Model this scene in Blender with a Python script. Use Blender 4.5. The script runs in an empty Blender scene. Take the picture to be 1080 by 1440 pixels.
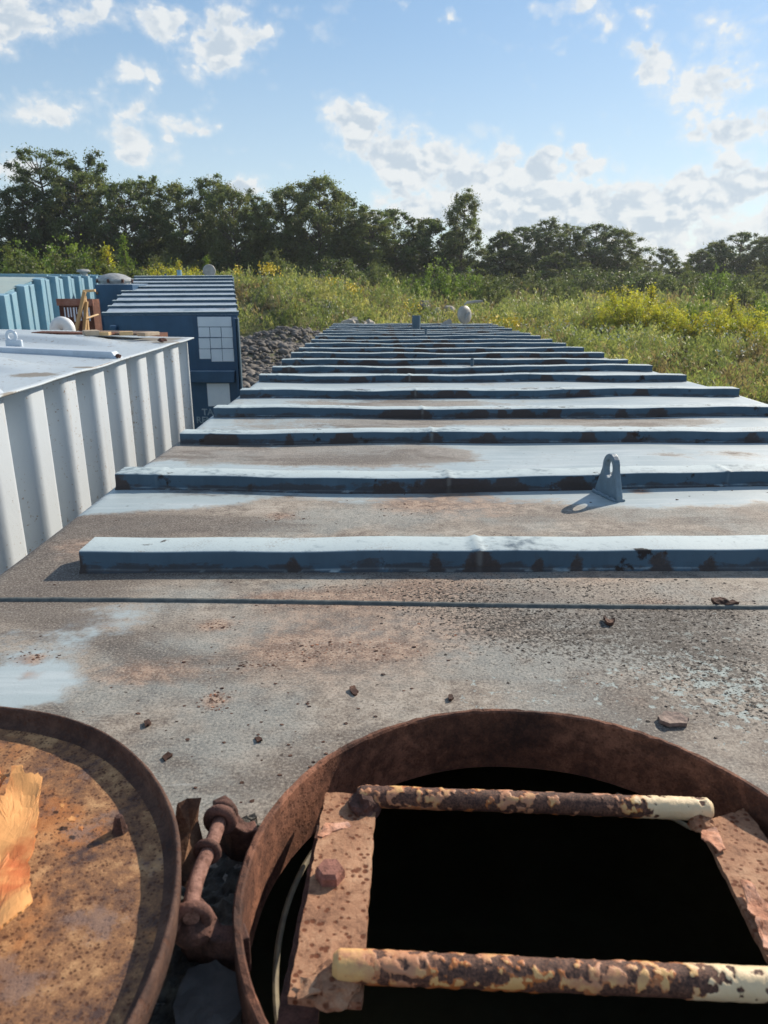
import bpy, bmesh, math, random
import numpy as np
from mathutils import Vector, Matrix, noise as mn
R = math.radians
random.seed(7); rng = np.random.default_rng(7)
sc = bpy.context.scene
COL = sc.collection

# ------------------------------------------------------------------ camera
EYE = 3.4
F = 1040.0
PITCH = math.atan(335/F)          # horizon in the photograph
TP = math.atan(308/F)             # pitch of the view against the (slightly sloping) near tank roof
cam_d = bpy.data.cameras.new('camera')
cam = bpy.data.objects.new('camera', cam_d); COL.objects.link(cam)
cam.location = (0, 0, EYE)
cam.rotation_euler = (math.pi/2 - PITCH, 0, 0)
cam_d.sensor_fit = 'VERTICAL'; cam_d.sensor_height = 34.6; cam_d.lens = 34.6*F/1440
cam_d.clip_start = 0.02; cam_d.clip_end = 3000
cam_d.dof.use_dof = True; cam_d.dof.focus_distance = 1.6; cam_d.dof.aperture_fstop = 13.0
sc.camera = cam

# ------------------------------------------------------------------ light
SUN_EL, SUN_AZ = R(29), R(46)     # azimuth from +Y towards +X
sun_d = bpy.data.lights.new('sun', 'SUN'); sun_d.energy = 5.0; sun_d.angle = R(0.53); sun_d.color = (1.0, 0.885, 0.74)
sun = bpy.data.objects.new('sun', sun_d); COL.objects.link(sun)
sdir = Vector((math.sin(SUN_AZ)*math.cos(SUN_EL), math.cos(SUN_AZ)*math.cos(SUN_EL), math.sin(SUN_EL)))
sun.rotation_euler = sdir.to_track_quat('Z', 'Y').to_euler()
sc.view_settings.view_transform = 'Standard'; sc.view_settings.look = 'None'
sc.view_settings.gamma = 1; sc.view_settings.use_curve_mapping = False
sc.view_settings.exposure = 0.32
sc.cycles.max_bounces = 8; sc.cycles.transparent_max_bounces = 8

# ------------------------------------------------------------------ unprojection
_s, _c = math.sin(PITCH), math.cos(PITCH)
_ts, _tc = math.sin(TP), math.cos(TP)
def ray(px, py):
    v = py-720
    return (px-540.0, F*_c - v*_s, -(F*_s + v*_c))
def WY(px, py, Y):                 # world point at distance Y
    r = ray(px, py); t = Y/r[1]
    return Vector((r[0]*t, Y, EYE+r[2]*t))
def WZ(px, py, z):                 # world point at height z
    r = ray(px, py); t = (z-EYE)/r[2]
    return Vector((r[0]*t, r[1]*t, z))
def RP(px, py, z=0.0):             # point in the near tank's own frame (roof is z = 0)
    v = py-720; t = (0.5-z)/(F*_ts + v*_tc)
    return Vector(((px-530)*t, (F*_tc - v*_ts)*t, z))
TM = Matrix.Translation((0, 0, EYE)) @ Matrix.Rotation(math.atan(10/F)*_c, 4, 'Z') @ Matrix.Rotation(-(PITCH-TP), 4, 'X') @ Matrix.Translation((0, 0, -0.5))

# ------------------------------------------------------------------ node helper
class NT:
    def __init__(s, tree): s.t = tree; s.n = tree.nodes; s.l = tree.links
    def put(s, inp, v):
        if isinstance(v, bpy.types.NodeSocket): s.l.new(v, inp)
        elif isinstance(v, (tuple, list)) and inp.type == 'RGBA' and len(v) == 3: inp.default_value = (*v, 1)
        else: inp.default_value = v
    def math(s, op, a, b=None, c=None, clamp=False):
        m = s.n.new('ShaderNodeMath'); m.operation = op; m.use_clamp = clamp
        s.put(m.inputs[0], a)
        if b is not None: s.put(m.inputs[1], b)
        if c is not None: s.put(m.inputs[2], c)
        return m.outputs[0]
    def add(s, *a):
        r = a[0]
        for b in a[1:]: r = s.math('ADD', r, b)
        return r
    def mul(s, a, b): return s.math('MULTIPLY', a, b)
    def sub(s, a, b): return s.math('SUBTRACT', a, b)
    def smooth(s, x, a, b, lo=0.0, hi=1.0):
        m = s.n.new('ShaderNodeMapRange'); m.interpolation_type = 'SMOOTHSTEP'
        s.put(m.inputs[0], x); m.inputs[1].default_value = a; m.inputs[2].default_value = b
        m.inputs[3].default_value = lo; m.inputs[4].default_value = hi
        return m.outputs[0]
    def lin(s, x, a, b, lo=0.0, hi=1.0):
        m = s.n.new('ShaderNodeMapRange'); s.put(m.inputs[0], x)
        for i, q in enumerate((a, b, lo, hi)): m.inputs[i+1].default_value = q
        return m.outputs[0]
    def mix(s, f, a, b, mode='MIX'):
        m = s.n.new('ShaderNodeMix'); m.data_type = 'RGBA'; m.blend_type = mode
        s.put(m.inputs[0], f); s.put(m.inputs[6], a); s.put(m.inputs[7], b)
        return m.outputs[2]
    def coord(s, which='Object'): return s.n.new('ShaderNodeTexCoord').outputs[which]
    def mapping(s, v, scale=(1, 1, 1), loc=(0, 0, 0)):
        m = s.n.new('ShaderNodeMapping'); s.put(m.inputs[0], v)
        m.inputs['Scale'].default_value = scale; m.inputs['Location'].default_value = loc
        return m.outputs[0]
    def noise(s, v, scale, detail=4, rough=0.55, dist=0.0, out=0):
        m = s.n.new('ShaderNodeTexNoise'); s.put(m.inputs['Vector'], v)
        s.put(m.inputs['Scale'], scale); m.inputs['Detail'].default_value = detail
        m.inputs['Roughness'].default_value = rough; m.inputs['Distortion'].default_value = dist
        return m.outputs[out]
    def voro(s, v, scale, feature='F1', out='Distance', rnd=1.0):
        m = s.n.new('ShaderNodeTexVoronoi'); m.feature = feature; s.put(m.inputs['Vector'], v)
        m.inputs['Scale'].default_value = scale; m.inputs['Randomness'].default_value = rnd
        return m.outputs[out]
    def xyz(s, v):
        m = s.n.new('ShaderNodeSeparateXYZ'); s.put(m.inputs[0], v); return m.outputs
    def attr(s, name):
        m = s.n.new('ShaderNodeAttribute'); m.attribute_name = name; return m.outputs
    def ramp(s, f, stops):
        m = s.n.new('ShaderNodeValToRGB'); s.put(m.inputs[0], f); e = m.color_ramp.elements
        while len(e) < len(stops): e.new(0.5)
        for el, (p, c) in zip(e, stops): el.position = p; el.color = (*c, 1)
        return m.outputs[0]
    def bump(s, h, strength=0.5, dist=0.01, normal=None):
        m = s.n.new('ShaderNodeBump'); s.put(m.inputs['Height'], h)
        s.put(m.inputs['Strength'], strength); m.inputs['Distance'].default_value = dist
        if normal is not None: s.put(m.inputs['Normal'], normal)
        return m.outputs[0]

def mat(name):
    m = bpy.data.materials.new(name); m.use_nodes = True
    nt = NT(m.node_tree); b = m.node_tree.nodes['Principled BSDF']
    def out(color=None, rough=None, normal=None, metal=None, spec=None, coat=None):
        for k, v in (('Base Color', color), ('Roughness', rough), ('Normal', normal), ('Metallic', metal), ('Specular IOR Level', spec), ('Coat Weight', coat)):
            if v is not None: nt.put(b.inputs[k], v)
    return m, nt, out

# ------------------------------------------------------------------ world: daylight sky with cumulus
def pix_dir(px, py):
    r = Vector(ray(px, py)).normalized()
    return math.degrees(math.atan2(r.x, r.y)), math.degrees(math.asin(r.z))
w = bpy.data.worlds.new('World'); sc.world = w; w.use_nodes = True
nt = NT(w.node_tree); bg = w.node_tree.nodes['Background']
sky = nt.n.new('ShaderNodeTexSky'); sky.sky_type = 'NISHITA'; sky.sun_disc = False
sky.sun_elevation = SUN_EL; sky.sun_rotation = SUN_AZ; sky.air_density = 1.0; sky.dust_density = 0.25; sky.ozone_density = 1.6; sky.altitude = 100
g = nt.coord('Generated'); X, Y, Z = nt.xyz(g)[:3]
az = nt.math('MULTIPLY', nt.math('ARCTAN2', X, Y), 57.2958)
el = nt.math('MULTIPLY', nt.math('ARCSINE', Z), 57.2958)
# noise lives in direction space, squeezed towards the horizon the way cloud layers are
warp = nt.noise(g, 7.0, 6, 0.6, 0, 1)
wx, wy, wz = nt.xyz(warp)[:3]
az2 = nt.add(az, nt.mul(nt.sub(wx, 0.5), 13.0)); el2 = nt.add(el, nt.mul(nt.sub(wy, 0.5), 8.0))
clouds = [  # px, py, rx, ry, weight
 (50, 22, 120, 48, 1.15), (225, 40, 52, 30, .8), (310, 72, 68, 46, 1.1), (175, 108, 56, 28, .85), (40, 140, 80, 30, .95),
 (170, 178, 56, 34, .95), (280, 175, 56, 30, .85), (95, 125, 34, 22, .6), (15, 230, 55, 30, .85), (365, 262, 42, 17, .95), (330, 55, 30, 30, .4),
 (800, 12, 75, 30, .9), (850, 50, 40, 26, .7), (925, 95, 66, 34, 1.05), (1010, 100, 85, 50, 1.1), (1055, 178, 95, 34, 1.15), (935, 28, 34, 26, .8),
 (500, 190, 62, 40, 1.25), (560, 215, 80, 45, 1.3), (665, 240, 65, 42, 1.2), (740, 265, 85, 38, 1.2), (640, 280, 150, 34, 1.0), (840, 285, 75, 32, 1.15), (840, 240, 48, 28, 1.0),
 (930, 290, 110, 42, 1.25), (1010, 270, 120, 44, 1.25), (900, 330, 330, 36, .9), (830, 75, 18, 14, .6), (620, 28, 24, 9, .6), (525, 5, 18, 10, .6), (800, 305, 200, 30, .85), (1090, 300, 90, 60, 1.1)]
def blobs(azv, elv):
    tot = None
    for (px, py, rx, ry, wgt) in clouds:
        a0, e0 = pix_dir(px, py); a1, _ = pix_dir(px+rx, py); _, e1 = pix_dir(px, py-ry)
        dx = nt.math('DIVIDE', nt.sub(azv, a0), max(a1-a0, .3)); dy = nt.math('DIVIDE', nt.sub(elv, e0), max(e1-e0, .3))
        d2 = nt.add(nt.mul(dx, dx), nt.mul(dy, dy))
        f = nt.mul(nt.math('EXPONENT', nt.mul(d2, -1.05)), wgt)
        tot = f if tot is None else nt.math('MAXIMUM', tot, f)
    return tot
field = blobs(az2, el2)
gm = nt.mapping(g, (1, 1, 1.5))
wv = nt.n.new('ShaderNodeVectorMath'); wv.operation = 'MULTIPLY_ADD'; nt.put(wv.inputs[0], nt.noise(g, 24.0, 4, 0.6, 0, 1)); wv.inputs[1].default_value = (.035, .035, .035); nt.put(wv.inputs[2], gm)
nb = nt.noise(gm, 13.0, 10, 0.60, 0.3)
pf1 = nt.sub(0.42, nt.voro(wv.outputs[0], 24.0)); pf2 = nt.sub(0.42, nt.voro(wv.outputs[0], 60.0))
puff = nt.add(nt.mul(pf1, .42), nt.mul(pf2, .34))
off = nt.n.new('ShaderNodeVectorMath'); off.operation = 'ADD'; nt.put(off.inputs[0], wv.outputs[0]); off.inputs[1].default_value = (.007, .002, .011)
pl1 = nt.sub(0.42, nt.voro(off.outputs[0], 24.0)); pl2 = nt.sub(0.42, nt.voro(off.outputs[0], 60.0))
nl = nt.noise(nt.mapping(g, (1, 1, 1.5), (0.010, 0.003, 0.018)), 13.0, 6, 0.60, 0.3)
outside = nt.smooth(nt.math('ABSOLUTE', az), 27.0, 45.0)       # other parts of the sky: similar scattered cumulus
high = nt.smooth(el, 22.0, 34.0)
oth = nt.mul(nt.math('MAXIMUM', outside, high), nt.smooth(nt.noise(gm, 2.6, 2, 0.5), 0.5, 0.66))
field = nt.math('MAXIMUM', field, oth)
field = nt.add(field, nt.smooth(el, 0.0, 6.5, 0.35, 0.0))
dens = nt.add(nt.mul(field, 0.95), nt.mul(nt.sub(nb, 0.5), 2.1), puff, .02)
cov = nt.math('MAXIMUM', nt.smooth(dens, 0.42, 0.74), nt.smooth(dens, 0.16, 0.95, 0, .75))
thick = nt.smooth(dens, 0.50, 0.95)
grad = nt.add(nt.mul(nt.sub(nb, nl), 2.6), nt.mul(nt.sub(pf1, pl1), 1.3), nt.mul(nt.sub(pf2, pl2), .6))
lit = nt.smooth(grad, -0.28, 0.34)
above = nt.smooth(el, -1.0, 1.0)
ccol = nt.mix(nt.mul(thick, nt.sub(1.0, nt.mul(lit, .9))), (6.7, 6.85, 6.85), (4.4, 5.05, 5.7))
skyc = nt.mix(1.0, sky.outputs[0], (0.94, 1.0, 1.08), 'MULTIPLY')
hz = nt.smooth(el, -2.0, 30.0, 0.75, 0.25)
skyc = nt.mix(hz, skyc, nt.mix(nt.smooth(el, 0.0, 22.0), (4.9, 5.9, 6.5), (2.2, 3.7, 5.2)))
fin = nt.mix(nt.mul(nt.mul(cov, 0.92), above), skyc, ccol)
nt.put(bg.inputs[0], fin); bg.inputs[1].default_value = 0.105

# ------------------------------------------------------------------ object helpers
def link(o, parent=None):
    COL.objects.link(o)
    if parent is not None: o.parent = parent
    return o
def tag(o, label=None, cat=None, group=None, kind=None):
    if label: o['label'] = label
    if cat: o['category'] = cat
    if group: o['group'] = group
    if kind: o['kind'] = kind
    return o
def thing(name, label, cat, loc=(0, 0, 0), rz=0.0, group=None, matrix=None):
    o = bpy.data.objects.new(name, None); link(o); o.empty_display_size = 0.2
    if matrix is not None: o.matrix_world = matrix
    else: o.location = loc; o.rotation_euler = (0, 0, rz)
    return tag(o, label, cat, group)
def mesh(name, verts, faces, m, parent=None, smooth=False, attrs=None, loc=None, rz=None):
    me = bpy.data.meshes.new(name)
    verts = np.asarray(verts, dtype=np.float32)
    if isinstance(faces, np.ndarray):
        nf, k = faces.shape
        me.vertices.add(len(verts)); me.vertices.foreach_set('co', verts.ravel())
        me.loops.add(nf*k); me.loops.foreach_set('vertex_index', faces.astype(np.int32).ravel())
        me.polygons.add(nf); me.polygons.foreach_set('loop_start', (np.arange(nf)*k).astype(np.int32))
        me.update(calc_edges=True)
    else:
        me.from_pydata([tuple(map(float, v)) for v in verts], [], faces); me.update()
    if attrs:
        for an, arr in attrs.items():
            a = me.color_attributes.new(an, 'FLOAT_COLOR', 'POINT')
            a.data.foreach_set('color', np.asarray(arr, dtype=np.float32).ravel())
    if smooth: me.polygons.foreach_set('use_smooth', np.ones(len(me.polygons), dtype=bool))
    for mm in (m if isinstance(m, (list, tuple)) else [m]):
        if mm: me.materials.append(mm)
    o = bpy.data.objects.new(name, me); link(o, parent)
    if loc is not None: o.location = loc
    if rz is not None: o.rotation_euler = (0, 0, rz)
    return o
class MB:
    """collects shapes for one mesh"""
    def __init__(s): s.v = []; s.f = []
    def add(s, v, f):
        b = len(s.v); s.v += [tuple(p) for p in v]; s.f += [tuple(i+b for i in q) for q in f]; return s
    def hexa(s, p):   # 8 points: bottom 4 then top 4
        return s.add(p, [(3, 2, 1, 0), (4, 5, 6, 7), (0, 1, 5, 4), (1, 2, 6, 5), (2, 3, 7, 6), (3, 0, 4, 7)])
    def box(s, x0, x1, y0, y1, z0, z1):
        return s.hexa([(x0, y0, z0), (x1, y0, z0), (x1, y1, z0), (x0, y1, z0), (x0, y0, z1), (x1, y0, z1), (x1, y1, z1), (x0, y1, z1)])
    def tube(s, pts, rad, n=10, caps=True):
        pts = [Vector(p) for p in pts]; rings = []
        if not hasattr(rad, '__len__'): rad = [rad]*len(pts)
        up = None
        for i, p in enumerate(pts):
            d = (pts[min(i+1, len(pts)-1)]-pts[max(i-1, 0)]).normalized()
            a = (up if up is not None else (Vector((0, 0, 1)) if abs(d.z) < .9 else Vector((1, 0, 0))))
            a = (a - d*a.dot(d)).normalized(); b = d.cross(a); up = a
            rings.append([p + (a*math.cos(t)+b*math.sin(t))*rad[i] for t in [2*math.pi*k/n for k in range(n)]])
        base = len(s.v)
        for rg in rings: s.v += [tuple(q) for q in rg]
        for i in range(len(rings)-1):
            for k in range(n):
                s.f.append((base+i*n+k, base+i*n+(k+1) % n, base+(i+1)*n+(k+1) % n, base+(i+1)*n+k))
        if caps:
            s.f.append(tuple(base+k for k in reversed(range(n)))); s.f.append(tuple(base+(len(rings)-1)*n+k for k in range(n)))
        return s
    def prism(s, poly, z0, z1):
        n = len(poly)
        return s.add([(x, y, z0) for x, y in poly]+[(x, y, z1) for x, y in poly],
                     [tuple(reversed(range(n))), tuple(range(n, 2*n))]+[(k, (k+1) % n, n+(k+1) % n, n+k) for k in range(n)])
    def lathe(s, prof, n=32, c=(0, 0, 0)):
        b = len(s.v)
        for (r, z) in prof:
            for k in range(n):
                t = 2*math.pi*k/n; s.v.append((c[0]+r*math.cos(t), c[1]+r*math.sin(t), c[2]+z))
        for i in range(len(prof)-1):
            for k in range(n): s.f.append((b+i*n+k, b+i*n+(k+1) % n, b+(i+1)*n+(k+1) % n, b+(i+1)*n+k))
        return s
    def build(s, name, m, parent=None, smooth=False, bevel=0, **k):
        o = mesh(name, s.v, s.f, m, parent, smooth, **k)
        if bevel:
            bv = o.modifiers.new('bevel', 'BEVEL'); bv.width = bevel; bv.segments = 2; bv.limit_method = 'ANGLE'; bv.angle_limit = R(40)
        if smooth:
            try: o.data.set_sharp_from_angle(angle=R(42))
            except Exception: pass
        return o
def sm(x, a, b):
    t = np.clip((x-a)/(b-a), 0, 1); return t*t*(3-2*t)
def fbm(x, y, z=0.0, o=4):
    return mn.fractal(Vector((x, y, z)), 1.0, 2.0, o)
def fbm_arr(xy, scale, o=4, z=0.0):
    return np.array([mn.fractal(Vector((p[0]*scale, p[1]*scale, z)), 1.0, 2.0, o) for p in xy])

# ------------------------------------------------------------------ materials
def paint_mat(name, base, chalk, rustamt=0.5, chalkamt=0.9, scale=1.0, rough=0.42, dustcol=(.20, .165, .135), top_only=True, streak=True, foot=False):
    m, n, out = mat(name); o = n.coord()
    a = n.noise(o, 3.0*scale, 8, 0.6); b = n.noise(o, 28*scale, 8, 0.65); f = n.noise(o, 160*scale, 4, 0.6)
    st = n.noise(n.mapping(o, (14*scale, 14*scale, 1.2*scale)), 1.0, 6, 0.6)
    col = n.mix(n.smooth(a, .35, .68), base, tuple(min(1, c*1.28+.01) for c in base))
    if streak: col = n.mix(n.smooth(st, .48, .75, 0, .35), col, tuple(c*.5 for c in base))
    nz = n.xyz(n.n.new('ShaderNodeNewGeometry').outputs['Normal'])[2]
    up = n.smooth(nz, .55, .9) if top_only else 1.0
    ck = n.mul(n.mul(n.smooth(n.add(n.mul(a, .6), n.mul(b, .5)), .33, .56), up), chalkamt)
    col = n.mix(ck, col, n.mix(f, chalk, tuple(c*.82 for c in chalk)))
    dust = n.mul(n.mul(n.smooth(n.add(n.mul(a, .75), n.mul(f, .35)), .62, .74), up), .8)
    col = n.mix(dust, col, dustcol)
    rm = n.smooth(n.add(n.mul(n.noise(o, 5.2*scale, 6, 0.6, 0.4), .8), n.mul(b, .42)), .80-.15*rustamt, .86-.15*rustamt)
    col = n.mix(n.mul(rm, .92), col, n.mix(f, (.012, .010, .009), (.045, .024, .015)))
    if foot:
        zz = n.xyz(o)[2]; pt_ = n.xyz(n.attr('patch')[0]); ptm = n.smooth(n.add(n.mul(pt_[0], .75), n.mul(n.sub(b, .5), 1.5), n.mul(n.sub(a, .5), .6), n.mul(n.smooth(zz, .0, .04), -.45)), .22, .50); col = n.mix(n.mul(ptm, .9), col, n.mix(f, (.010, .008, .007), (.075, .040, .026))); col = n.mix(n.mul(n.smooth(pt_[1], .2, .7), .28), col, (.30, .34, .34)); gm_ = n.mul(n.smooth(n.add(n.mul(n.noise(n.mapping(o, (9, 9, 30)), 1, 7, .65, .5), 1.0), n.mul(b, .35), n.mul(n.smooth(zz, .0, .034), -.34)), .52, .66), n.smooth(zz, .040, .034))
        col = n.mix(n.mul(gm_, .7), col, n.mix(f, (.014, .012, .011), (.06, .034, .022)))
    h = n.add(n.mul(b, .5), n.mul(f, .3), n.mul(rm, .6))
    out(color=col, rough=n.add(rough, n.mul(ck, .1), n.mul(rm, .35)), normal=n.bump(h, .35, .004), spec=.5)
    return m
def rust_mat(name, dark, mid, light, spot=(.09, .035, .018), spots=0.6, scale=1.0, orange=0.0, bump=.6, pale=None):
    m, n, out = mat(name); o = n.coord()
    a = n.noise(o, 9*scale, 8, 0.62, .3); b = n.noise(o, 60*scale, 8, 0.65); f = n.noise(o, 400*scale, 4, 0.7)
    v = n.add(n.mul(a, .55), n.mul(b, .35), n.mul(f, .22), -.03)
    col = n.ramp(v, [(.42, dark), (.53, mid), (.64, light)])
    hsp = None
    if orange > 0:
        om = n.smooth(n.add(n.mul(n.noise(n.mapping(o, loc=(3, 1, 2)), 7*scale, 6, .6), .8), n.mul(b, .3)), .58, .70)
        col = n.mix(n.mul(om, orange), col, (.42, .155, .045))
    if spots > 0:
        vv = n.add(n.voro(n.mapping(o, (1, 1, 1)), 150*scale), n.mul(n.sub(b, .5), .9)); sp = n.smooth(vv, .16, .40, 1, 0)
        gate = n.smooth(n.noise(o, 34*scale, 2, .5), .26, .46); sp = n.mul(sp, gate)
        col = n.mix(n.mul(sp, spots), col, spot); hsp = sp
    if pale is not None:
        pm = n.smooth(n.add(n.mul(n.noise(n.mapping(o, loc=(9, 5, 1)), 14*scale, 6, .6), .8), n.mul(f, .3)), .60, .70)
        col = n.mix(n.mul(pm, .7), col, pale)
    h = n.add(n.mul(b, .7), n.mul(f, .4), n.mul(a, .4))
    if hsp is not None: h = n.sub(h, n.mul(hsp, .25))
    out(color=col, rough=.82, normal=n.bump(h, bump, .003/scale if scale > 1 else .003), spec=.3)
    return m
def flat_mat(name, c1, c2, scale=20, rough=.7, bump=.3, bd=.004, detail=8, metal=None):
    m, n, out = mat(name); o = n.coord(); a = n.noise(o, scale, detail, .62)
    out(color=n.mix(n.smooth(a, .35, .65), c1, c2), rough=rough, normal=n.bump(a, bump, bd), metal=metal)
    return m
def leaf_mat(name, c1, c2, trans=.38):
    m, n, out = mat(name); b = n.n['Principled BSDF']
    at = n.attr('tint'); o = n.coord()
    col = n.mix(n.smooth(n.noise(o, .9, 3, .6), .35, .65), c1, c2)
    col = n.mix(1.0, col, at[0], 'MULTIPLY')
    n.put(b.inputs['Base Color'], col); b.inputs['Roughness'].default_value = .48; b.inputs['Specular IOR Level'].default_value = .35
    tr = n.n.new('ShaderNodeBsdfTranslucent'); n.put(tr.inputs[0], n.mix(1.0, col, (1.2, 1.25, .68), 'MULTIPLY'))
    mx = n.n.new('ShaderNodeMixShader'); mx.inputs[0].default_value = trans
    n.l.new(b.outputs[0], mx.inputs[1]); n.l.new(tr.outputs[0], mx.inputs[2])
    n.l.new(mx.outputs[0], n.n['Material Output'].inputs[0])
    return m

BLUE = (.036, .076, .112)
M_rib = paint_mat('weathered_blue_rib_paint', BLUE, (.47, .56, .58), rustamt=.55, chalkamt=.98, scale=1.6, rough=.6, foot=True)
M_side = paint_mat('blue_side_paint', BLUE, (.36, .44, .50), rustamt=.2, chalkamt=.3, scale=.6)
M_lug = paint_mat('lug_paint', (.13, .19, .235), (.36, .45, .52), rustamt=.45, chalkamt=.4, scale=6, top_only=True)
M_navy = paint_mat('navy_tank_paint', (.020, .068, .135), (.36, .46, .55), rustamt=.0, chalkamt=.95, scale=.5)
M_sky = paint_mat('sky_blue_tank_paint', (.085, .27, .40), (.36, .47, .50), rustamt=.12, chalkamt=.5, scale=.35, top_only=False, dustcol=(.22, .30, .26))
M_skyroof = paint_mat('faded_green_roof_paint', (.30, .40, .38), (.42, .47, .40), rustamt=.05, chalkamt=.6, scale=.5)
M_white = paint_mat('white_tank_paint', (.52, .56, .575), (.57, .61, .625), rustamt=-.2, chalkamt=.25, scale=.8, rough=.45, dustcol=(.45, .43, .40), streak=False)
M_wroof = paint_mat('white_roof_paint', (.46, .53, .60), (.52, .58, .63), rustamt=.08, chalkamt=.5, scale=1.2, rough=.4, dustcol=(.30, .27, .24))
M_rust_ring = rust_mat('rust_ring', (.045, .022, .016), (.13, .055, .033), (.30, .13, .075), spots=.5, scale=1.2)
M_rust_lid = rust_mat('rust_lid', (.075, .045, .040), (.27, .135, .065), (.56, .33, .16), spots=.9, scale=1.7, orange=.6, pale=(.22, .15, .125))
M_rust_lidrim = rust_mat('rust_lid_rim', (.035, .020, .016), (.080, .042, .030), (.15, .082, .055), spots=.6, scale=1)
M_rust_rail = rust_mat('rust_rail', (.16, .075, .045), (.34, .175, .098), (.48, .285, .17), spot=(.13, .04, .016), spots=1.0, scale=1.05)
M_rust_dark = rust_mat('rust_hinge', (.030, .018, .016), (.085, .042, .032), (.20, .095, .07), spots=.3, scale=1.4)
M_rust_box = rust_mat('rust_box', (.05, .022, .016), (.13, .055, .035), (.26, .12, .08), scale=.08, spots=.3)
M_black, _n, _o = mat('tank_lining'); _o(color=(.42, .39, .27), rough=.75)
M_seam = flat_mat('seam_caulk', (.07, .085, .085), (.13, .14, .13), 60, .7, .5)
M_flake = rust_mat('flake_rust', (.03, .018, .014), (.08, .04, .028), (.16, .085, .055), spots=0, scale=2)
M_flake_o = rust_mat('flake_orange', (.12, .05, .03), (.30, .12, .06), (.42, .24, .16), spots=0, scale=2)
M_slab = flat_mat('flake_slab', (.30, .22, .18), (.16, .12, .10), 90, .85, .8)
M_mud = flat_mat('old_mud', (.045, .042, .036), (.13, .12, .10), 40, .9, .9, .01)
M_puck = flat_mat('grey_plate', (.05, .045, .042), (.085, .075, .07), 25, .7, .5)
M_scrap, n_, out_ = mat('torn_veneer')
_oc = n_.coord(); _ga = n_.noise(n_.mapping(_oc, (40, 9, 9)), 1.0, 6, .6); _gb = n_.noise(_oc, 16, 6, .6)
out_(color=n_.mix(n_.smooth(_gb, .44, .62), n_.mix(_ga, (.74, .37, .13), (.60, .27, .085)), (.46, .12, .03)), rough=.7, normal=n_.bump(n_.add(_ga, n_.mul(_gb, .5)), .6, .004))
M_gasket = flat_mat('gasket_rubber', (.22, .18, .11), (.12, .10, .07), 60, .7)
M_wood = flat_mat('raw_lumber', (.42, .27, .12), (.55, .38, .19), 6, .7)
M_wood_old = flat_mat('old_plank', (.32, .25, .18), (.50, .40, .29), 12, .8)
M_dirtdeck = flat_mat('dirty_deck', (.10, .07, .05), (.17, .12, .085), 8, .9)
M_sheet = flat_mat('pale_vinyl_sheet', (.66, .72, .78), (.72, .77, .82), 4, .55, .15)
M_letter = flat_mat('letter_paint', (.20, .28, .34), (.34, .42, .48), 9, .6)
M_fibre = flat_mat('weathered_fibreglass', (.27, .26, .235), (.40, .385, .35), 5, .5)
M_galv = flat_mat('weathered_grey_lid', (.26, .27, .27), (.40, .41, .40), 10, .55)
M_rock = flat_mat('pale_rock', (.30, .27, .23), (.46, .42, .36), 3, .9, .6, .05)
M_bark = flat_mat('bark', (.075, .062, .05), (.15, .125, .10), 6, .9, .7, .03)
M_stem = flat_mat('green_stem', (.10, .10, .04), (.17, .13, .06), 6, .8)

# rung material: paint flakes are real relief, their mask comes with the mesh
M_rung, n_, out_ = mat('flaking_yellow_paint_on_rust')
_o2 = n_.coord(); _f = n_.noise(_o2, 500, 5, .7); _b = n_.noise(_o2, 90, 6, .6)
_p = n_.xyz(n_.attr('paint')[0])
_pm = n_.smooth(n_.add(_p[0], n_.mul(n_.sub(_b, .5), .35)), .42, .50)
_paint = n_.mix(n_.smooth(n_.add(_b, n_.mul(_p[1], .9)), .70, .95), (.70, .42, .16), (.46, .15, .04))
_paint = n_.mix(n_.smooth(n_.noise(_o2, 35, 5, .6), .42, .60), _paint, (.50, .23, .12))
_paint = n_.mix(n_.smooth(_p[2], .3, .8), _paint, (.78, .59, .35))
_rust = n_.mix(n_.smooth(n_.add(_f, n_.mul(_b, .4)), .55, .9), (.050, .024, .018), (.20, .095, .058))
out_(color=n_.mix(_pm, _rust, _paint), rough=n_.add(.75, n_.mul(_pm, -.28)), normal=n_.bump(n_.add(n_.mul(_f, .5), n_.mul(_b, .7)), .5, .002), spec=.4)

# near roof
M_roof, n_, out_ = mat('weathered_roof_sheet')
o_ = n_.coord(); at_ = n_.xyz(n_.attr('stain')[0]); al_ = n_.attr('stain')[3]
n1 = n_.noise(o_, 5.5, 8, .62, .5); n2 = n_.noise(o_, 42, 8, .68); n3 = n_.noise(o_, 260, 6, .75); n4 = n_.noise(n_.mapping(o_, (30, 2.2, 1)), 1.0, 6, .6)
n5 = n_.noise(n_.mapping(o_, (3, 30, 1)), 1.0, 6, .6)
gr = n_.smooth(n_.add(at_[0], n_.mul(n_.sub(n1, .5), .9), n_.mul(n_.sub(n2, .5), .5), n_.mul(n_.sub(n5, .5), .35)), .30, .62)
chalk = n_.mix(n1, (.29, .36, .375), (.46, .525, .54)); chalk = n_.mix(n_.smooth(n5, .45, .7, 0, .5), chalk, (.57, .62, .63))
gcol = n_.ramp(n_.add(n_.mul(n2, .55), n_.mul(n1, .45)), [(.40, (.13, .10, .08)), (.5, (.26, .22, .178)), (.60, (.41, .36, .30))])
gcol = n_.mix(n_.smooth(n_.noise(n_.mapping(o_, loc=(4, 4, 4)), 3.1, 5, .6), .46, .60, 0, .55), gcol, (.23, .265, .26))
gcol = n_.mix(n_.smooth(n_.xyz(o_)[1], 1.7, 2.4, 0, .6), gcol, n_.mix(n2, (.15, .145, .14), (.30, .30, .29)))
col = n_.mix(gr, chalk, gcol)
br = n_.smooth(n_.add(at_[1], n_.mul(n_.sub(n1, .5), .8), n_.mul(n_.sub(n2, .5), .7)), .3, .9)
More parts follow.
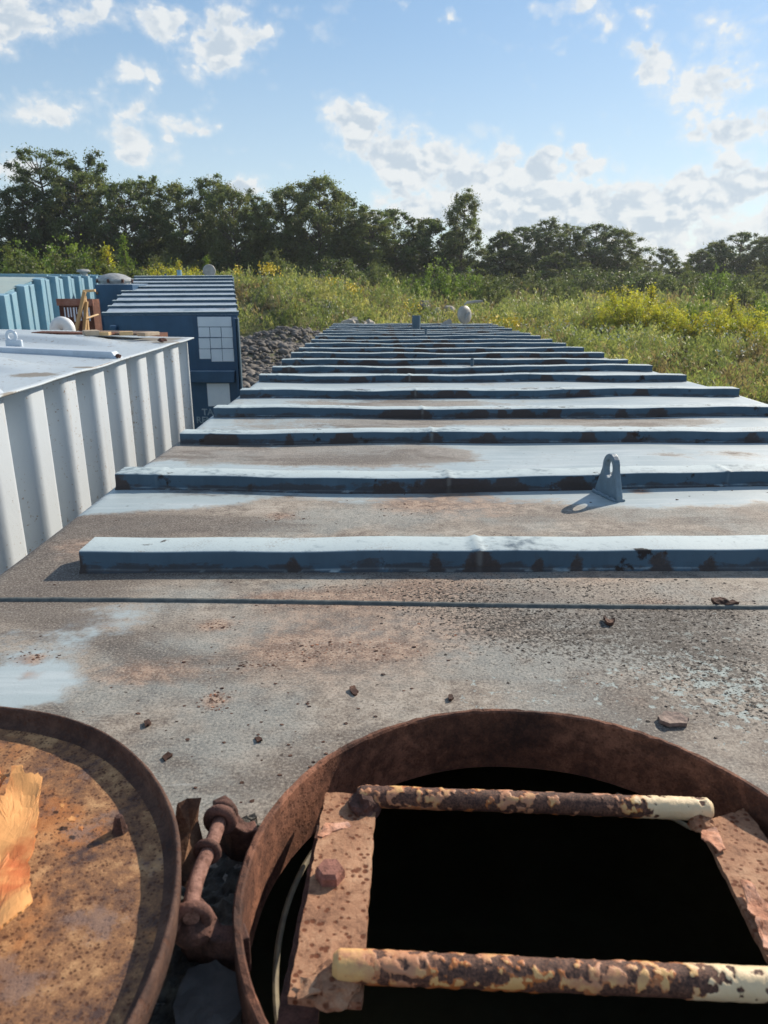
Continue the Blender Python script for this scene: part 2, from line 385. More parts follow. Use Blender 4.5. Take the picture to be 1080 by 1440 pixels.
dk = n_.smooth(n_.add(n_.noise(n_.mapping(o_, (1, 1.9, 1), (1, 6, 2)), 2.6, 7, .62, .8), n_.mul(n_.sub(n2, .5), .25)), .50, .64)
so_ = n_.xyz(n_.attr('soot')[0])[0]
dk = n_.math('MAXIMUM', n_.mul(dk, gr), n_.smooth(n_.add(so_, n_.mul(n_.sub(n1, .5), 1.3), n_.mul(n_.sub(n2, .5), .8), n_.mul(n_.sub(n5, .5), .6)), .16, .58))
col = n_.mix(n_.mul(dk, .78), col, n_.mix(n2, (.055, .043, .037), (.11, .088, .074)))
col = n_.mix(n_.mul(br, .85), col, n_.mix(n_.smooth(n2, .4, .62), (.17, .095, .062), (.40, .27, .19)))
# fine tonal grain everywhere on the dirty parts
col = n_.mix(n_.mul(n_.smooth(n3, .50, .62), n_.mul(gr, .5)), col, (.46, .42, .35))
col = n_.mix(n_.mul(n_.smooth(n3, .48, .38), n_.mul(n_.add(gr, .15), .6)), col, (.055, .045, .038))
sc_ = n_.noise(n_.mapping(o_, (14, 260, 1), (3, 3, 3)), 1.0, 5, .75, 1.2)
col = n_.mix(n_.smooth(sc_, .60, .68, 0, .35), col, (.42, .44, .43))
# lichen and soot specks, strongest where the mask says
lm = n_.noise(n_.mapping(o_, (1, .8, 1)), 150, 6, .75, .3)
lich = n_.smooth(n_.add(n_.mul(lm, 1.0), n_.mul(at_[2], .115), n_.mul(n_.sub(n2, .5), .34), n_.mul(n_.sub(n1, .5), .20)), .615, .655)
lich = n_.mul(lich, n_.smooth(at_[2], .02, .3))
col = n_.mix(n_.mul(lich, .9), col, n_.mix(n3, (.018, .016, .014), (.07, .055, .042)))
vd = n_.voro(o_, 46); vc = n_.xyz(n_.voro(o_, 46, out='Color'))
speck = n_.mul(n_.smooth(n_.add(vd, n_.mul(n_.sub(n3, .5), .5)), .07, .13, 1, 0), n_.smooth(n_.add(vc[0], n_.mul(gr, .15)), .86, .9))
col = n_.mix(n_.mul(speck, .85), col, (.035, .022, .016))
# pale primer chips
chip = n_.mul(n_.smooth(n_.add(n_.noise(n_.mapping(o_, loc=(7, 2, 5)), 52, 7, .70), n_.mul(at_[2], .05), n_.mul(al_, .10)), .665, .70), n_.smooth(al_, .1, .5))
col = n_.mix(n_.mul(chip, .8), col, (.37, .43, .41))
h_ = n_.add(n_.mul(n2, .6), n_.mul(n3, .5), n_.mul(lich, .5), n_.mul(chip, -.4))
rough_ = n_.add(.46, n_.mul(gr, .34), n_.mul(n_.sub(n1, .5), .2))
out_(color=col, rough=rough_, normal=n_.bump(h_, n_.add(.18, n_.mul(gr, .3)), .0035), spec=.5)

# ------------------------------------------------------------------ ground
def ground_z(x, y):
    x = np.asarray(x, float); y = np.asarray(y, float)
    z = .75*sm(y, 34, 95)
    z = z + 2.15*sm(y, 39.5, 50)*(1-.72*sm(y, 62, 84))*(1-.9*sm(x, -8.5, 6.5))
    z = z + .35*np.sin(x*.31+1)*np.sin(y*.23)*sm(y, 28, 45)
    for (mx, my, r, h) in MOUNDS: z = z + h*np.exp(-(((x-mx)/r)**2+((y-my)/r)**2))
    return z
_m1 = WY(505, 455, 33.0); _m2 = WY(600, 432, 50.0); _m3 = WY(905, 470, 33.)
MOUNDS = [(_m1.x, 33.0, 1.5, 1.25), (_m2.x+.5, 50, 3.0, .7), (WY(400, 480, 37).x, 37, 2.4, .9), (WY(360, 500, 31).x, 31, 2.2, .7)]
def axis(lo, hi, f0, f1, fine, grow=1.12):
    a = [f0]
    while a[-1] < f1: a.append(a[-1]+fine)
    s = fine
    while a[-1] < hi: s *= grow; a.append(a[-1]+s)
    b = [f0]; s = fine
    while b[-1] > lo: s *= grow; b.append(b[-1]-s)
    return np.array(sorted(set(b[1:]+a)))
gx = axis(-900, 900, -60, 60, .9); gy = axis(-300, 1800, -2, 100, .9)
GX, GY = np.meshgrid(gx, gy); GZ = ground_z(GX, GY)
gv = np.c_[GX.ravel(), GY.ravel(), GZ.ravel()]
nx, ny = len(gx), len(gy); ii = (np.arange(ny-1)[:, None]*nx+np.arange(nx-1)[None, :]).ravel()
gf = np.c_[ii, ii+1, ii+nx+1, ii+nx]
M_ground, n_, out_ = mat('weedy_soil')
_o = n_.coord(); _a = n_.noise(_o, .25, 6, .6); _b2 = n_.noise(_o, 3.5, 8, .7)
_near = n_.smooth(n_.xyz(_o)[1], 34, 44)
soil = n_.mix(_b2, (.12, .10, .08), (.24, .21, .17)); green = n_.mix(n_.smooth(_a, .4, .6), (.09, .105, .035), (.17, .145, .06))
out_(color=n_.mix(n_.mul(n_.smooth(n_.add(_b2, n_.mul(_near, .35)), .45, .6), 1), soil, green), rough=.95, normal=n_.bump(_b2, .8, .15))
tag(mesh('ground', gv, gf, M_ground, smooth=True), kind='structure', label='weedy dirt ground of the storage yard and the field behind')

# ------------------------------------------------------------------ near tank
TX0, TX1, TY0, TY1 = -.72, 1.86, -.9, 12.05
tank = thing('storage_tank', 'long weathered blue steel tank whose ribbed roof with the open rusty hatch fills the foreground', 'tank', matrix=TM, group='steel tanks in the yard')
HC = (.1365, .488); HR = .246; RIM = .05
SAG = [(.15, 1.9, .42, .35, -.013), (.9, 1.95, .4, .3, .006), (-.2, 2.6, .5, .3, -.008), (.5, 2.2, .5, .2, .006), (.7, 3.1, .6, .3, -.012), (1.3, 3.5, .4, .4, .008),
       (.1, 3.7, .5, .4, -.010), (.3, 5.0, .7, .3, -.016), (-.3, 5.6, .3, .3, .008), (1.2, 4.9, .4, .5, .008), (.6, 6.6, .6, .5, -.012), (.1, 7.8, .6, .5, -.010),
       (1.2, 8.5, .5, .6, .008), (.5, 10, .8, .6, -.02), (-.2, 9.4, .3, .5, .006), (.2, 1.6, .4, .16, -.006), (.9, 1.62, .3, .14, .005)]
def roof_z(x, y):
    x = np.asarray(x, float); y = np.asarray(y, float); z = np.zeros(np.broadcast(x, y).shape)
    for (cx, cy, rx, ry, h) in SAG: z = z + .7*h*np.exp(-(((x-cx)/rx)**2+((y-cy)/ry)**2))
    z = z + .0022*np.sin(x*7.3+y*3.1)*sm(y, 1.0, 2.0) + .002*np.sin(x*3.7-y*4.9+1)*sm(y, 1, 2)
    return z
rx_ = np.arange(TX0+.03, TX1-.029, .015)
ry_ = np.unique(np.r_[np.arange(TY0, 2.6, .015), np.arange(2.6, 6, .03), np.arange(6, TY1, .05), [TY1]])
RX, RY = np.meshgrid(rx_, ry_)
V = np.c_[RX.ravel(), RY.ravel()]
rr = np.hypot(V[:, 0]-HC[0], V[:, 1]-HC[1])
snap = np.abs(rr-HR) < .0105
for i in np.where(snap)[0]:
    d = (V[i]-HC)/rr[i]; V[i] = np.array(HC)+d*HR
rr = np.hypot(V[:, 0]-HC[0], V[:, 1]-HC[1])
Zr = roof_z(V[:, 0], V[:, 1])
inside = rr < HR+.0005
nx, ny = len(rx_), len(ry_); ii = (np.arange(ny-1)[:, None]*nx+np.arange(nx-1)[None, :]).ravel()
rf = np.c_[ii, ii+1, ii+nx+1, ii+nx]; rf = rf[~inside[rf].all(axis=1)]
# stain masks: r dirt, g brown rust bloom, b lichen, a primer chips
S = np.zeros((len(V), 4))
y_ = V[:, 1]; x_ = V[:, 0]
big = np.array([mn.fractal(Vector((a*1.6, b_*.55, 2)), 1, 2, 3) for a, b_ in V])
S[:, 0] = .14 + .75*np.clip(big, -.1, .6)*sm(y_, 1.9, 2.4) + .80*(1-sm(y_, 1.68, 1.95)) + .30*sm(y_, 4.8, 5.6)*(1-sm(y_, 5.8, 6.5))
def blob(ch, px, py, rx, ry, wgt, p=1.0):
    c = RP(px, py); ex = abs(RP(px+rx, py).x-c.x); ey = max(abs(RP(px, py-ry).y-c.y), 1e-3)
    d = ((x_-c.x)/ex)**2+((y_-c.y)/ey)**2
    S[:, ch] += wgt*np.exp(-d**p)
for b in [(30, 965, 100, 34, -.75), (80, 905, 80, 50, -.40), (180, 870, 90, 24, -.3), (0, 900, 50, 60, -.2), (255, 1075, 110, 45, -.25), (170, 700, 110, 17, -.95), (255, 702, 75, 14, -.6), (110, 712, 60, 12, -.5), (925, 700, 130, 20, -.75),
          (1050, 695, 80, 12, -.5), (970, 725, 120, 6, .3), (490, 642, 200, 13, .75), (600, 640, 80, 9, .4), (750, 592, 220, 6, .75), (900, 594, 120, 5, .5), (560, 567, 190, 5, .75),
          (700, 640, 60, 10, -.2), (130, 760, 90, 40, .4), (1040, 815, 60, 10, -.4), (230, 850, 120, 22, -.25), (560, 506, 130, 3, .8), (480, 513, 90, 3, .8), (820, 630, 120, 3, .2), (420, 655, 120, 5, -.3), (980, 640, 120, 6, .25)]:
    blob(0, *b)
for b in [(470, 905, 190, 70, .65), (740, 870, 260, 55, .42), (660, 705, 130, 22, .75), (560, 700, 60, 12, .4), (190, 945, 90, 24, .75), (860, 810, 260, 16, .55), (600, 825, 90, 16, .45),
          (395, 722, 26, 7, .9), (300, 985, 18, 12, 1.0), (430, 912, 60, 14, .8), (540, 915, 40, 12, .6), (120, 770, 55, 22, .6), (300, 878, 24, 7, .9), (40, 925, 35, 10, .8), (40, 948, 20, 6, .9), (700, 595, 120, 5, .3), (1000, 990, 60, 20, .3),
          (930, 850, 60, 10, .4), (385, 840, 80, 10, .6), (480, 840, 120, 14, .4), (900, 692, 20, 5, 1.0), (150, 878, 15, 5, .7), (60, 765, 60, 14, .3), (600, 512, 60, 3, .5), (880, 985, 55, 25, .4)]:
    blob(1, *b)
for b in [(860, 888, 170, 38, 1.0), (1010, 905, 120, 48, .85), (730, 880, 90, 28, .7), (700, 828, 180, 14, .5), (960, 830, 200, 12, .35), (640, 850, 90, 22, .45), (1050, 975, 90, 45, .6), (430, 760, 60, 8, .1), (520, 835, 160, 12, .35), (470, 910, 110, 20, .28), (880, 950, 260, 60, .32)]:
    blob(2, *b)
for b in [(700, 985, 120, 45, .7), (940, 975, 160, 55, .9), (1060, 1000, 80, 60, .9), (400, 1060, 80, 60, .35), (1020, 870, 130, 50, .35)]:
    blob(3, *b)
S = np.clip(S, 0, 1.2); S[:, 0] = np.clip(S[:, 0], 0, 1)
# folded edges: add the rounded shoulders
S0 = S.copy(); S[:] = 0
for b in [(120, 745, 150, 26, .9), (60, 830, 140, 40, .65), (330, 735, 140, 12, .6), (300, 690, 120, 10, .5), (500, 645, 160, 8, .6), (640, 690, 80, 8, .5), (560, 905, 0.1, 0.1, 0), (90, 880, 60, 20, .3), (450, 800, 500, 10, .45), (760, 725, 130, 9, .4), (1000, 735, 120, 9, .5), (820, 590, 100, 4, .5), (540, 563, 120, 3, .5), (350, 1010, 90, 30, .3), (900, 870, 240, 36, .55), (280, 800, 160, 8, .5)]: blob(0, *b)
SOOT = S[:, 0].copy(); S[:] = S0
verts = np.c_[V, Zr].tolist(); faces = [tuple(map(int, q)) for q in rf]; St = S.tolist()
for side in (0, 1):
    col0 = [k*nx+(0 if side == 0 else nx-1) for k in range(ny)]
    prev = col0
    for a in (30, 60, 90):
        ex = (TX0+.03-.03*math.sin(R(a))) if side == 0 else (TX1-.03+.03*math.sin(R(a)))
        cur = []
        for k, vi in enumerate(col0):
            cur.append(len(verts)); verts.append([ex, ry_[k], verts[vi][2]-.03*(1-math.cos(R(a)))]); St.append(St[vi])
        for k in range(ny-1):
            q = (prev[k], prev[k+1], cur[k+1], cur[k])
            faces.append(q if side == 0 else tuple(reversed(q)))
        prev = cur
So = SOOT.tolist(); So += [.3]*(len(verts)-len(So)); So = np.array(So)
roof = mesh('roof', verts, faces, M_roof, tank, smooth=True, attrs={'stain': St, 'soot': np.stack([So, So, So, So*0+1], 1)})

# walls
b = MB()
for xs, xe in ((TX0-.002, TX0+.006), (TX1-.006, TX1+.002)): MB().box(xs, xe, TY0, TY1, -3.0, -.03).build('side_wall', M_side, tank)
for ye in (TY0, TY1): MB().box(TX0, TX1, ye-.004, ye+.004, -3.0, -.001).build('end_wall', M_side, tank)
b = MB(); e = .02
p = [(TX0+e, TY0+e), (TX1-e, TY0+e), (TX1-e, TY1-e), (TX0+e, TY1-e)]
b.add([(x, y, -2.9) for x, y in p]+[(x, y, -.05) for x, y in p], [(0, 1, 2, 3), (0, 4, 5, 1), (1, 5, 6, 2), (2, 6, 7, 3), (3, 7, 4, 0)])
b.build('inner_lining', M_black, tank)
MB().box(TX0+.03, TX1-.03, TY0+.03, TY1-.03, -.97, -.95).build('added_bounce_floor', flat_mat('pale_olive_bounce', (.30, .28, .16), (.40, .375, .23), 3, .9, .2), tank)  # added pale surface, set high to bounce light into the dark hatch
# side ribs of the near tank
for k in range(20):
    y0 = -.6+k*.62
    MB().box(TX0-.045, TX0-.003, y0, y0+.08, -2.9, -.06).build('side_rib', M_side, tank)
    MB().box(TX1+.003, TX1+.045, y0, y0+.08, -2.9, -.06).build('side_rib', M_side, tank)

# roof ribs
RIBH, RIBW = .0395, .088
rib_y = [1.30, 1.90, 2.54, 3.10, 3.70, 4.36, 4.92, 5.42, 6.02, 6.62, 7.22, 7.82, 8.42, 9.02, 9.62, 10.22, 10.82, 11.42, 11.93]
for k, y0 in enumerate(rib_y):
    xa = -.555 if k == 0 else -.685+random.uniform(-.006, .006); xb = 1.82+random.uniform(-.01, .006)
    if k == 0: xb = 1.70
    n = 260 if k < 6 else 90
    if k == 0: pat = [(-.555, .02, .9), (-.42, .018, .5), (-.16, .018, .9), (.11, .018, 1.0), (.195, .035, 1.5), (.30, .016, 1.0), (.375, .018, .8), (.53, .022, 1.1), (.62, .02, .8), (.86, .05, .5), (-.30, .02, .4)]
    elif k == 1: pat = [(-.68, .03, 1.4), (-.33, .02, .7), (.02, .05, .8), (.20, .10, 1.7), (.36, .05, .9), (.52, .06, 1.1), (.90, .05, .6), (-.55, .06, .5)]
    else: pat = [(random.uniform(-.65, 1.75), random.uniform(.015, .07), random.uniform(.6, 1.5)) for _ in range(9)]+[(.19, .05, 1.2), (xa+.11, .04, .7)]
    pa = []
    prof = [(-.010, -.012), (-.009, .001), (-.004, .005), (0, .010), (0, RIBH-.004), (.002, RIBH-.001), (.005, RIBH), (RIBW-.005, RIBH), (RIBW-.002, RIBH-.001), (RIBW, RIBH-.004), (RIBW, -.012)]
    vs, fs = [], []; P = len(prof); ph = random.uniform(0, 6)
    bow = random.uniform(-.004, .004)
    for i in range(n+1):
        x = xa+(xb-xa)*i/n
        dz = float(roof_z(x, y0+.03)) + .0012*math.sin(x*9+ph)+.0008*math.sin(x*23+ph*2)
        dy = bow*math.sin((x-xa)*1.6+ph)+.0009*math.sin(x*17+ph)
        bump = .0045*math.exp(-((x-.19)/.008)**2) + (.0035*math.exp(-((x-xa-.11)/.006)**2) if k else 0) + (.003*math.exp(-((x-.93)/.006)**2) if k % 3 == 1 else 0)
        for j, (py, pz) in enumerate(prof):
            g = bump if 2 < j < 10 else 0
            wig = .0012*mn.noise(Vector((x*40, j*1.7, k))) if j < 4 else 0
            pz_ = sum(wt*math.exp(-((x-px_)/sg)**2) for px_, sg, wt in pat); pa.append((pz_*(1.0 if j <= 4 else .25), bump*160, 0, 1))
            vs.append((x, y0+py+dy-(g if j in (3, 4) else 0)+wig, pz+dz*(1 if j not in (0, P-1) else 1)+(g if 4 <= j <= 9 else 0)))
    for i in range(n):
        for j in range(P-1): fs.append((i*P+j, (i+1)*P+j, (i+1)*P+j+1, i*P+j+1))
    fs.append(tuple(range(P))[::-1] and tuple(j for j in range(P))); fs.append(tuple(n*P+j for j in reversed(range(P))))
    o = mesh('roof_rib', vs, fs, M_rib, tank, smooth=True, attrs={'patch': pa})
    try: o.data.set_sharp_from_angle(angle=R(50))
    except Exception: pass
# seam across the roof
vs, fs = [], []; n = 260
for i in range(n+1):
    x = TX0+.012+(TX1-TX0-.03)*i/n
    yy = 1.168-.045*sm(x, -.7, .7)+.0012*mn.noise(Vector((x*25, 3, 1)))
    h = .0055+.0012*mn.noise(Vector((x*60, 1, 1)))
    for (dy, dz) in ((-.006, -.003), (-.0045, h*.6), (0, h), (.004, h*.6), (.008, -.003)):
        vs.append((x, yy+dy, dz+float(roof_z(x, yy))))
for i in range(n):
    for j in range(4): fs.append((i*5+j, (i+1)*5+j, (i+1)*5+j+1, i*5+j+1))
mesh('weld_seam', vs, fs, M_seam, tank, smooth=True)
# small upright pipes on the roof
def pipe(x, y, r, h, m=M_side, name='vent_pipe', lab=None):
    z = float(roof_z(x, y))
    o = MB().lathe([(r, -.01), (r, h), (r*.8, h), (r*.8, h-.03), (0.0001, h-.03)], 20, (x, y, z)).build(name, m, tank, smooth=True)
    if lab: o['label'] = lab
pp = RP(585, 465); pipe(pp.x, pp.y, .058, .21, lab='short open blue stub pipe near the far end of the roof')
pp = RP(666, 523); pipe(pp.x, 5.05, .011, .085, name='nipple')
pp = RP(602, 480); pipe(pp.x, 8.6, .013, .12, name='nipple')
# lifting lug
A = RP(845, 690); B = RP(880, 707)
dv = Vector((B.x-A.x, B.y-A.y, 0)); L = .135; dn = dv.normalized(); mid = Vector((.592, 1.822, 0))
nrm = Vector((dn.y, -dn.x, 0)); T = .0085
prof = []
for (u, z) in ((-.067, .0), (-.067, .012), (-.035, .075)): prof.append((u, z))
for a in range(0, 181, 20): prof.append((-.034*math.cos(R(a))*1.0, .082+.034*math.sin(R(a))))
for (u, z) in ((.038, .070), (.060, .018), (.062, .0)): prof.append((u, z))
bm = bmesh.new()
def lp(u, z, s): return mid+dn*(u*.86)+nrm*(T*s)+Vector((0, 0, z-.004))
nh = 20; hole = [(.0215*math.cos(2*math.pi*k/nh), .078+.0235*math.sin(2*math.pi*k/nh)) for k in range(nh)]
lv = {}
for s in (-1, 1):
    ov = [bm.verts.new(lp(u, z, s)) for u, z in prof]; hv = [bm.verts.new(lp(u, z, s)) for u, z in hole]
    lv[s] = (ov, hv)
    eo = [bm.edges.new((ov[i], ov[(i+1) % len(ov)])) for i in range(len(ov))]; eh = [bm.edges.new((hv[i], hv[(i+1) % nh])) for i in range(nh)]
    bmesh.ops.triangle_fill(bm, use_beauty=True, edges=eo+eh)
for idx in (0, 1):
    a, c = lv[-1][idx], lv[1][idx]
    for i in range(len(a)): bm.faces.new((a[i], a[(i+1) % len(a)], c[(i+1) % len(a)], c[i]))
bmesh.ops.recalc_face_normals(bm, faces=bm.faces)
me = bpy.data.meshes.new('lifting_lug'); bm.to_mesh(me); bm.free(); me.materials.append(M_lug)
lug = bpy.data.objects.new('lifting_lug', me); link(lug, tank); bv = lug.modifiers.new('bevel', 'BEVEL'); bv.width = .0025; bv.segments = 2; bv.limit_method = 'ANGLE'
lug['label'] = 'upright steel lifting eye with a round hole, rust spot near its foot'
vs = []; b = MB()
for s in (-1, 1):
    b.tube([mid+dn*u+nrm*(s*(T+.003))+Vector((0, 0, .002+.001*math.sin(u*200))) for u in np.linspace(-.058, .052, 16)], [.0045+.001*math.sin(i*2.1) for i in range(16)], 8)
b.build('weld_bead', M_lug, tank, smooth=True)

# ---------------- hatch collar
def ring_mesh(name, c, r_out, r_in, z0, z1, m, parent, n=128, wob=.0012):
    vs, fs = [], []
    prof = [(r_out, z0), (r_out, z1-.002), (r_out-.0015, z1), (r_in+.0015, z1), (r_in, z1-.002), (r_in, z0)]
    P = len(prof)
    for k in range(n):
        t = 2*math.pi*k/n; dw = wob*mn.noise(Vector((math.cos(t)*4, math.sin(t)*4, 1)))
        for j, (r, z) in enumerate(prof):
            rag = .0016*mn.noise(Vector((math.cos(t)*30, math.sin(t)*30, j))) if 1 <= j <= 4 else 0
            vs.append((c[0]+(r+dw)*math.cos(t), c[1]+(r+dw)*math.sin(t), z+rag))
    for k in range(n):
        for j in range(P-1): fs.append((k*P+j, ((k+1) % n)*P+j, ((k+1) % n)*P+j+1, k*P+j+1))
        fs.append((k*P+P-1, ((k+1) % n)*P+P-1, ((k+1) % n)*P, k*P))
    return mesh(name, vs, fs, m, parent, smooth=False)
o = ring_mesh('hatch_collar', HC, .2495, .2425, -.022, RIM, M_rust_ring, tank, 160); o['label'] = 'round rusty steel collar standing around the open hatch'
# thin pale gasket strip dangling under the collar
b = MB(); pts = []
for k in range(0, 41):
    t = R(150+k*2.6); pts.append((HC[0]+(.232-.012*math.sin(k*.08))*math.cos(t), HC[1]+(.232)*math.sin(t), -.028-.012*math.sin(k/40*3.1)))
b.tube(pts, .0028, 8).build('gasket_strip', M_gasket, tank, smooth=True)
pts = [(HC[0]+.236*math.cos(R(a)), HC[1]+.236*math.sin(R(a)), -.028) for a in range(38, 62, 4)]
MB().tube(pts, .0025, 8).build('gasket_strip', M_gasket, tank, smooth=True)

# ---------------- ladder in the hatch: rungs on two steel angles
def sheet(name, corners, th, m, parent, nu=10, nv=36, amp=.0010, seed=0, ragged=.0015):
    """thick plate between four corner points (a,b far edge; c,d near edge)"""
    a, b_, c, d = [Vector(q) for q in corners]; nrm = (b_-a).cross(d-a).normalized()
    if nrm.z < 0: nrm = -nrm
    vs, fs = [], []
    for s in (0, 1):
        for j in range(nv+1):
            for i in range(nu+1):
                u, v = i/nu, j/nv; p = (a.lerp(b_, u)).lerp(d.lerp(c, u), v)
                q = p-nrm*(th*s)
                if s == 0: q = q+nrm*(amp*mn.fractal(p*55+Vector((seed, 0, 0)), 1, 2, 4))
                if i in (0, nu) or j in (0, nv):
                    q = q+Vector((ragged*mn.noise(p*110+Vector((0, seed, 0))), ragged*mn.noise(p*110+Vector((9, seed, 0))), 0))
                vs.append(q)
    N = (nu+1)*(nv+1)
    for j in range(nv):
        for i in range(nu):
            k = j*(nu+1)+i; fs.append((k, k+nu+1, k+nu+2, k+1)); fs.append((N+k, N+k+1, N+k+nu+2, N+k+nu+1))
    for i in range(nu):
        fs.append((i, i+1, N+i+1, N+i)); k = nv*(nu+1)+i; fs.append((k+1, k, N+k, N+k+1))
    for j in range(nv):
        k = j*(nu+1); fs.append((k+nu+1, k, N+k, N+k+nu+1)); k += nu; fs.append((k, k+nu+1, N+k+nu+1, N+k))
    o = mesh(name, vs, fs, m, parent, smooth=False); return o
lz_top, lz_bot = .028, .047
ra = [RP(456, 1113, lz_top), RP(527, 1118, lz_top), RP(506, 1409, lz_bot), RP(403, 1402, lz_bot)]
o = sheet('side_rail', ra, .006, M_rust_rail, tank, seed=1); o['label'] = 'left rusty side rail of the ladder with one bolt head'
# lower flange of the left rail, standing a little out to the side
fb = [RP(444, 1160, lz_top-.03), RP(470, 1160, lz_top-.03), RP(440, 1470, lz_bot-.03), RP(378, 1470, lz_bot-.03)]
sheet('rail_flange', fb, .005, M_rust_dark, tank, seed=2)
# web under inner edge
rb = [RP(983, 1160, lz_top), RP(1046, 1140, lz_top), RP(1195, 1330, lz_top+.01), RP(1112, 1415, lz_bot-.004)]
o = sheet('side_rail', rb, .006, M_rust_rail, tank, seed=3); o['label'] = 'right rusty side rail of the ladder with a peeling orange flake'
rb2 = [RP(1040, 1130, lz_top-.022), RP(1062, 1128, lz_top-.022), RP(1230, 1310, lz_top-.012), RP(1190, 1330, lz_top-.012)]
sheet('rail_flange', rb2, .005, M_rust_dark, tank, seed=4)
def rung(p0, p1, r, seed, lo=.10, hi=.86, label=None):
    p0, p1 = Vector(p0), Vector(p1); d = (p1-p0); Ln = d.length; d.normalize()
    a = Vector((0, 0, 1)); a = (a-d*a.dot(d)).normalized(); bb = d.cross(a)
    NU, NV = 420, 56; vs, at, fs = [], [], []
    for i in range(NU+1):
        u = i/NU
        for j in range(NV):
            t = 2*math.pi*j/NV; dirv = a*math.cos(t)+bb*math.sin(t)
            base = p0+d*(u*Ln)+dirv*r
            q = base*88+Vector((seed*5, 0, 0)); nn = mn.fractal(q, 1, 2, 5)
            nn2 = mn.fractal(base*150+Vector((seed, 3, 0)), 1, 2, 4)
            end = max(sm(u+.05*nn, hi-.02, hi+.05), 0) if hi < 1 else 0.0
            st = 1-sm(u, lo-.06, lo) if lo > 0 else 0
            nlow = mn.fractal(base*20+Vector((seed*2, 7, 0)), 1, 2, 2)
            v = .40+nn*.36+.30*nn2+.22*nlow+.36*float(end)+.45*float(st)-.10*max(math.cos(t), 0)*0
            pm = 1/(1+math.exp(-(v-.46)*55))
            rad = r+.0006*pm+.0003*nn2+(-.0003*abs(nn))
            tip = min(u, 1-u)*Ln
            if tip < .004: rad -= (.004-tip)*.8
            vs.append(p0+d*(u*Ln)+dirv*rad)
            edge = math.exp(-((v-.47)/.07)**2)
            at.append((v, edge*.95+ (.5 if math.cos(t) < -.2 else 0), float(end), 1))
    for i in range(NU):
        for j in range(NV):
            fs.append((i*NV+j, i*NV+(j+1) % NV, (i+1)*NV+(j+1) % NV, (i+1)*NV+j))
    fs.append(tuple(reversed(range(NV)))); fs.append(tuple(NU*NV+j for j in range(NV)))
    o = mesh('rung', vs, fs, M_rung, tank, smooth=True, attrs={'paint': at})
    if label: o['label'] = label
    return o
rung(RP(500, 1119, .036), RP(1000, 1141, .036), .0098, 1, lo=.0, hi=.80, label='upper ladder rung, flaking yellow paint over dark rust')
rung(RP(466, 1357, .056), RP(1240, 1398, .056), .0102, 3, lo=.09, hi=.66, label='lower ladder rung nearest the camera, yellow paint left at both ends')
def lump(name, c, r, m, parent, seed=0, flat=1.0, sub=3, amp=.35, fr=1.6, **k):
    bm = bmesh.new(); bmesh.ops.create_icosphere(bm, subdivisions=sub, radius=1)
    for v in bm.verts:
        q = v.co*fr+Vector((seed*3.1, seed*1.7, 0)); v.co = v.co*(1+amp*mn.fractal(q, 1, 2, 3))
        v.co = Vector((v.co.x*r, v.co.y*r, v.co.z*r*flat))
    me = bpy.data.meshes.new(name); bm.to_mesh(me); bm.free(); me.materials.append(m)
    o = bpy.data.objects.new(name, me); link(o, parent); o.location = c; return o
# weld lumps and brackets where the rungs meet the rails
lump('weld_lump', RP(512, 1132, .030), .016, M_rust_dark, tank, 1, .8); lump('weld_lump', RP(985, 1160, .028), .011, M_rust_rail, tank, 2, .8)
lump('weld_lump', RP(470, 1385, .046), .017, M_rust_rail, tank, 3, .55)
# bolt head on the left rail
bp = RP(462, 1237, .035)
MB().lathe([(.0125, -.004), (.0122, .010), (.0100, .0135), (.0001, .0145)], 6, bp).build('bolt_head', rust_mat('bolt_rust', (.16, .07, .05), (.34, .15, .11), (.48, .27, .21), spots=.2, scale=2), tank)
# peeled scale on the rails
def scale_flake(name, pts, z, m, th=.0015, seed=0, parent=None, curl=.004, sub=4, freq=45):
    """ragged thin flake: outline in photo pixels on height z, with curled noise relief"""
    poly = [RP(px, py, z) for px, py in pts]; c = sum(poly, Vector())/len(poly)
    dens = []
    for i in range(len(poly)):
        a, b_ = poly[i], poly[(i+1) % len(poly)]
        for k in range(sub): dens.append(a.lerp(b_, k/sub)+Vector((.0022*mn.noise(a*90+Vector((k*1.3, seed, 0))), .0022*mn.noise(a*90+Vector((k*1.7, seed, 5))), 0)))
    rings = [dens]; 
    for f in (.97, .88, .74, .58, .42, .26, .12): rings.append([c.lerp(q, f) for q in dens])
    vs, fs = [], []; n = len(dens)
    for s in (0, 1):
        base = len(vs)
        for rg in rings:
            for q in rg: vs.append(Vector((q.x, q.y, q.z+curl*mn.fractal(q*freq+Vector((seed, 0, 0)), 1, 2, 3)+curl*.5-s*th)))
        vs.append(Vector((c.x, c.y, c.z+curl*mn.fractal(c*freq+Vector((seed, 0, 0)), 1, 2, 3)+curl*.5-s*th)))
        for r in range(7):
            for i in range(n):
                q = (base+r*n+i, base+r*n+(i+1) % n, base+(r+1)*n+(i+1) % n, base+(r+1)*n+i); fs.append(q if s == 0 else q[::-1])
        for i in range(n):
            q = (base+7*n+i, base+7*n+(i+1) % n, base+8*n); fs.append(q if s == 0 else q[::-1])
    N = 8*n+1
    for i in range(n): fs.append((i, N+i, N+(i+1) % n, (i+1) % n))
    return mesh(name, vs, fs, m, parent, smooth=False)
M_salmon = rust_mat('salmon_scale', (.34, .14, .08), (.52, .25, .15), (.62, .36, .26), spots=.1, scale=2)
scale_flake('rust_scale', [(455, 1160), (487, 1156), (492, 1163), (470, 1170), (452, 1182), (444, 1178)], lz_top+.003, M_salmon, seed=4, parent=tank)
scale_flake('rust_scale', [(1040, 1245), (1056, 1250), (1072, 1276), (1100, 1300), (1120, 1350), (1075, 1340), (1062, 1300), (1050, 1285)], lz_top+.012, M_salmon, seed=5, parent=tank)
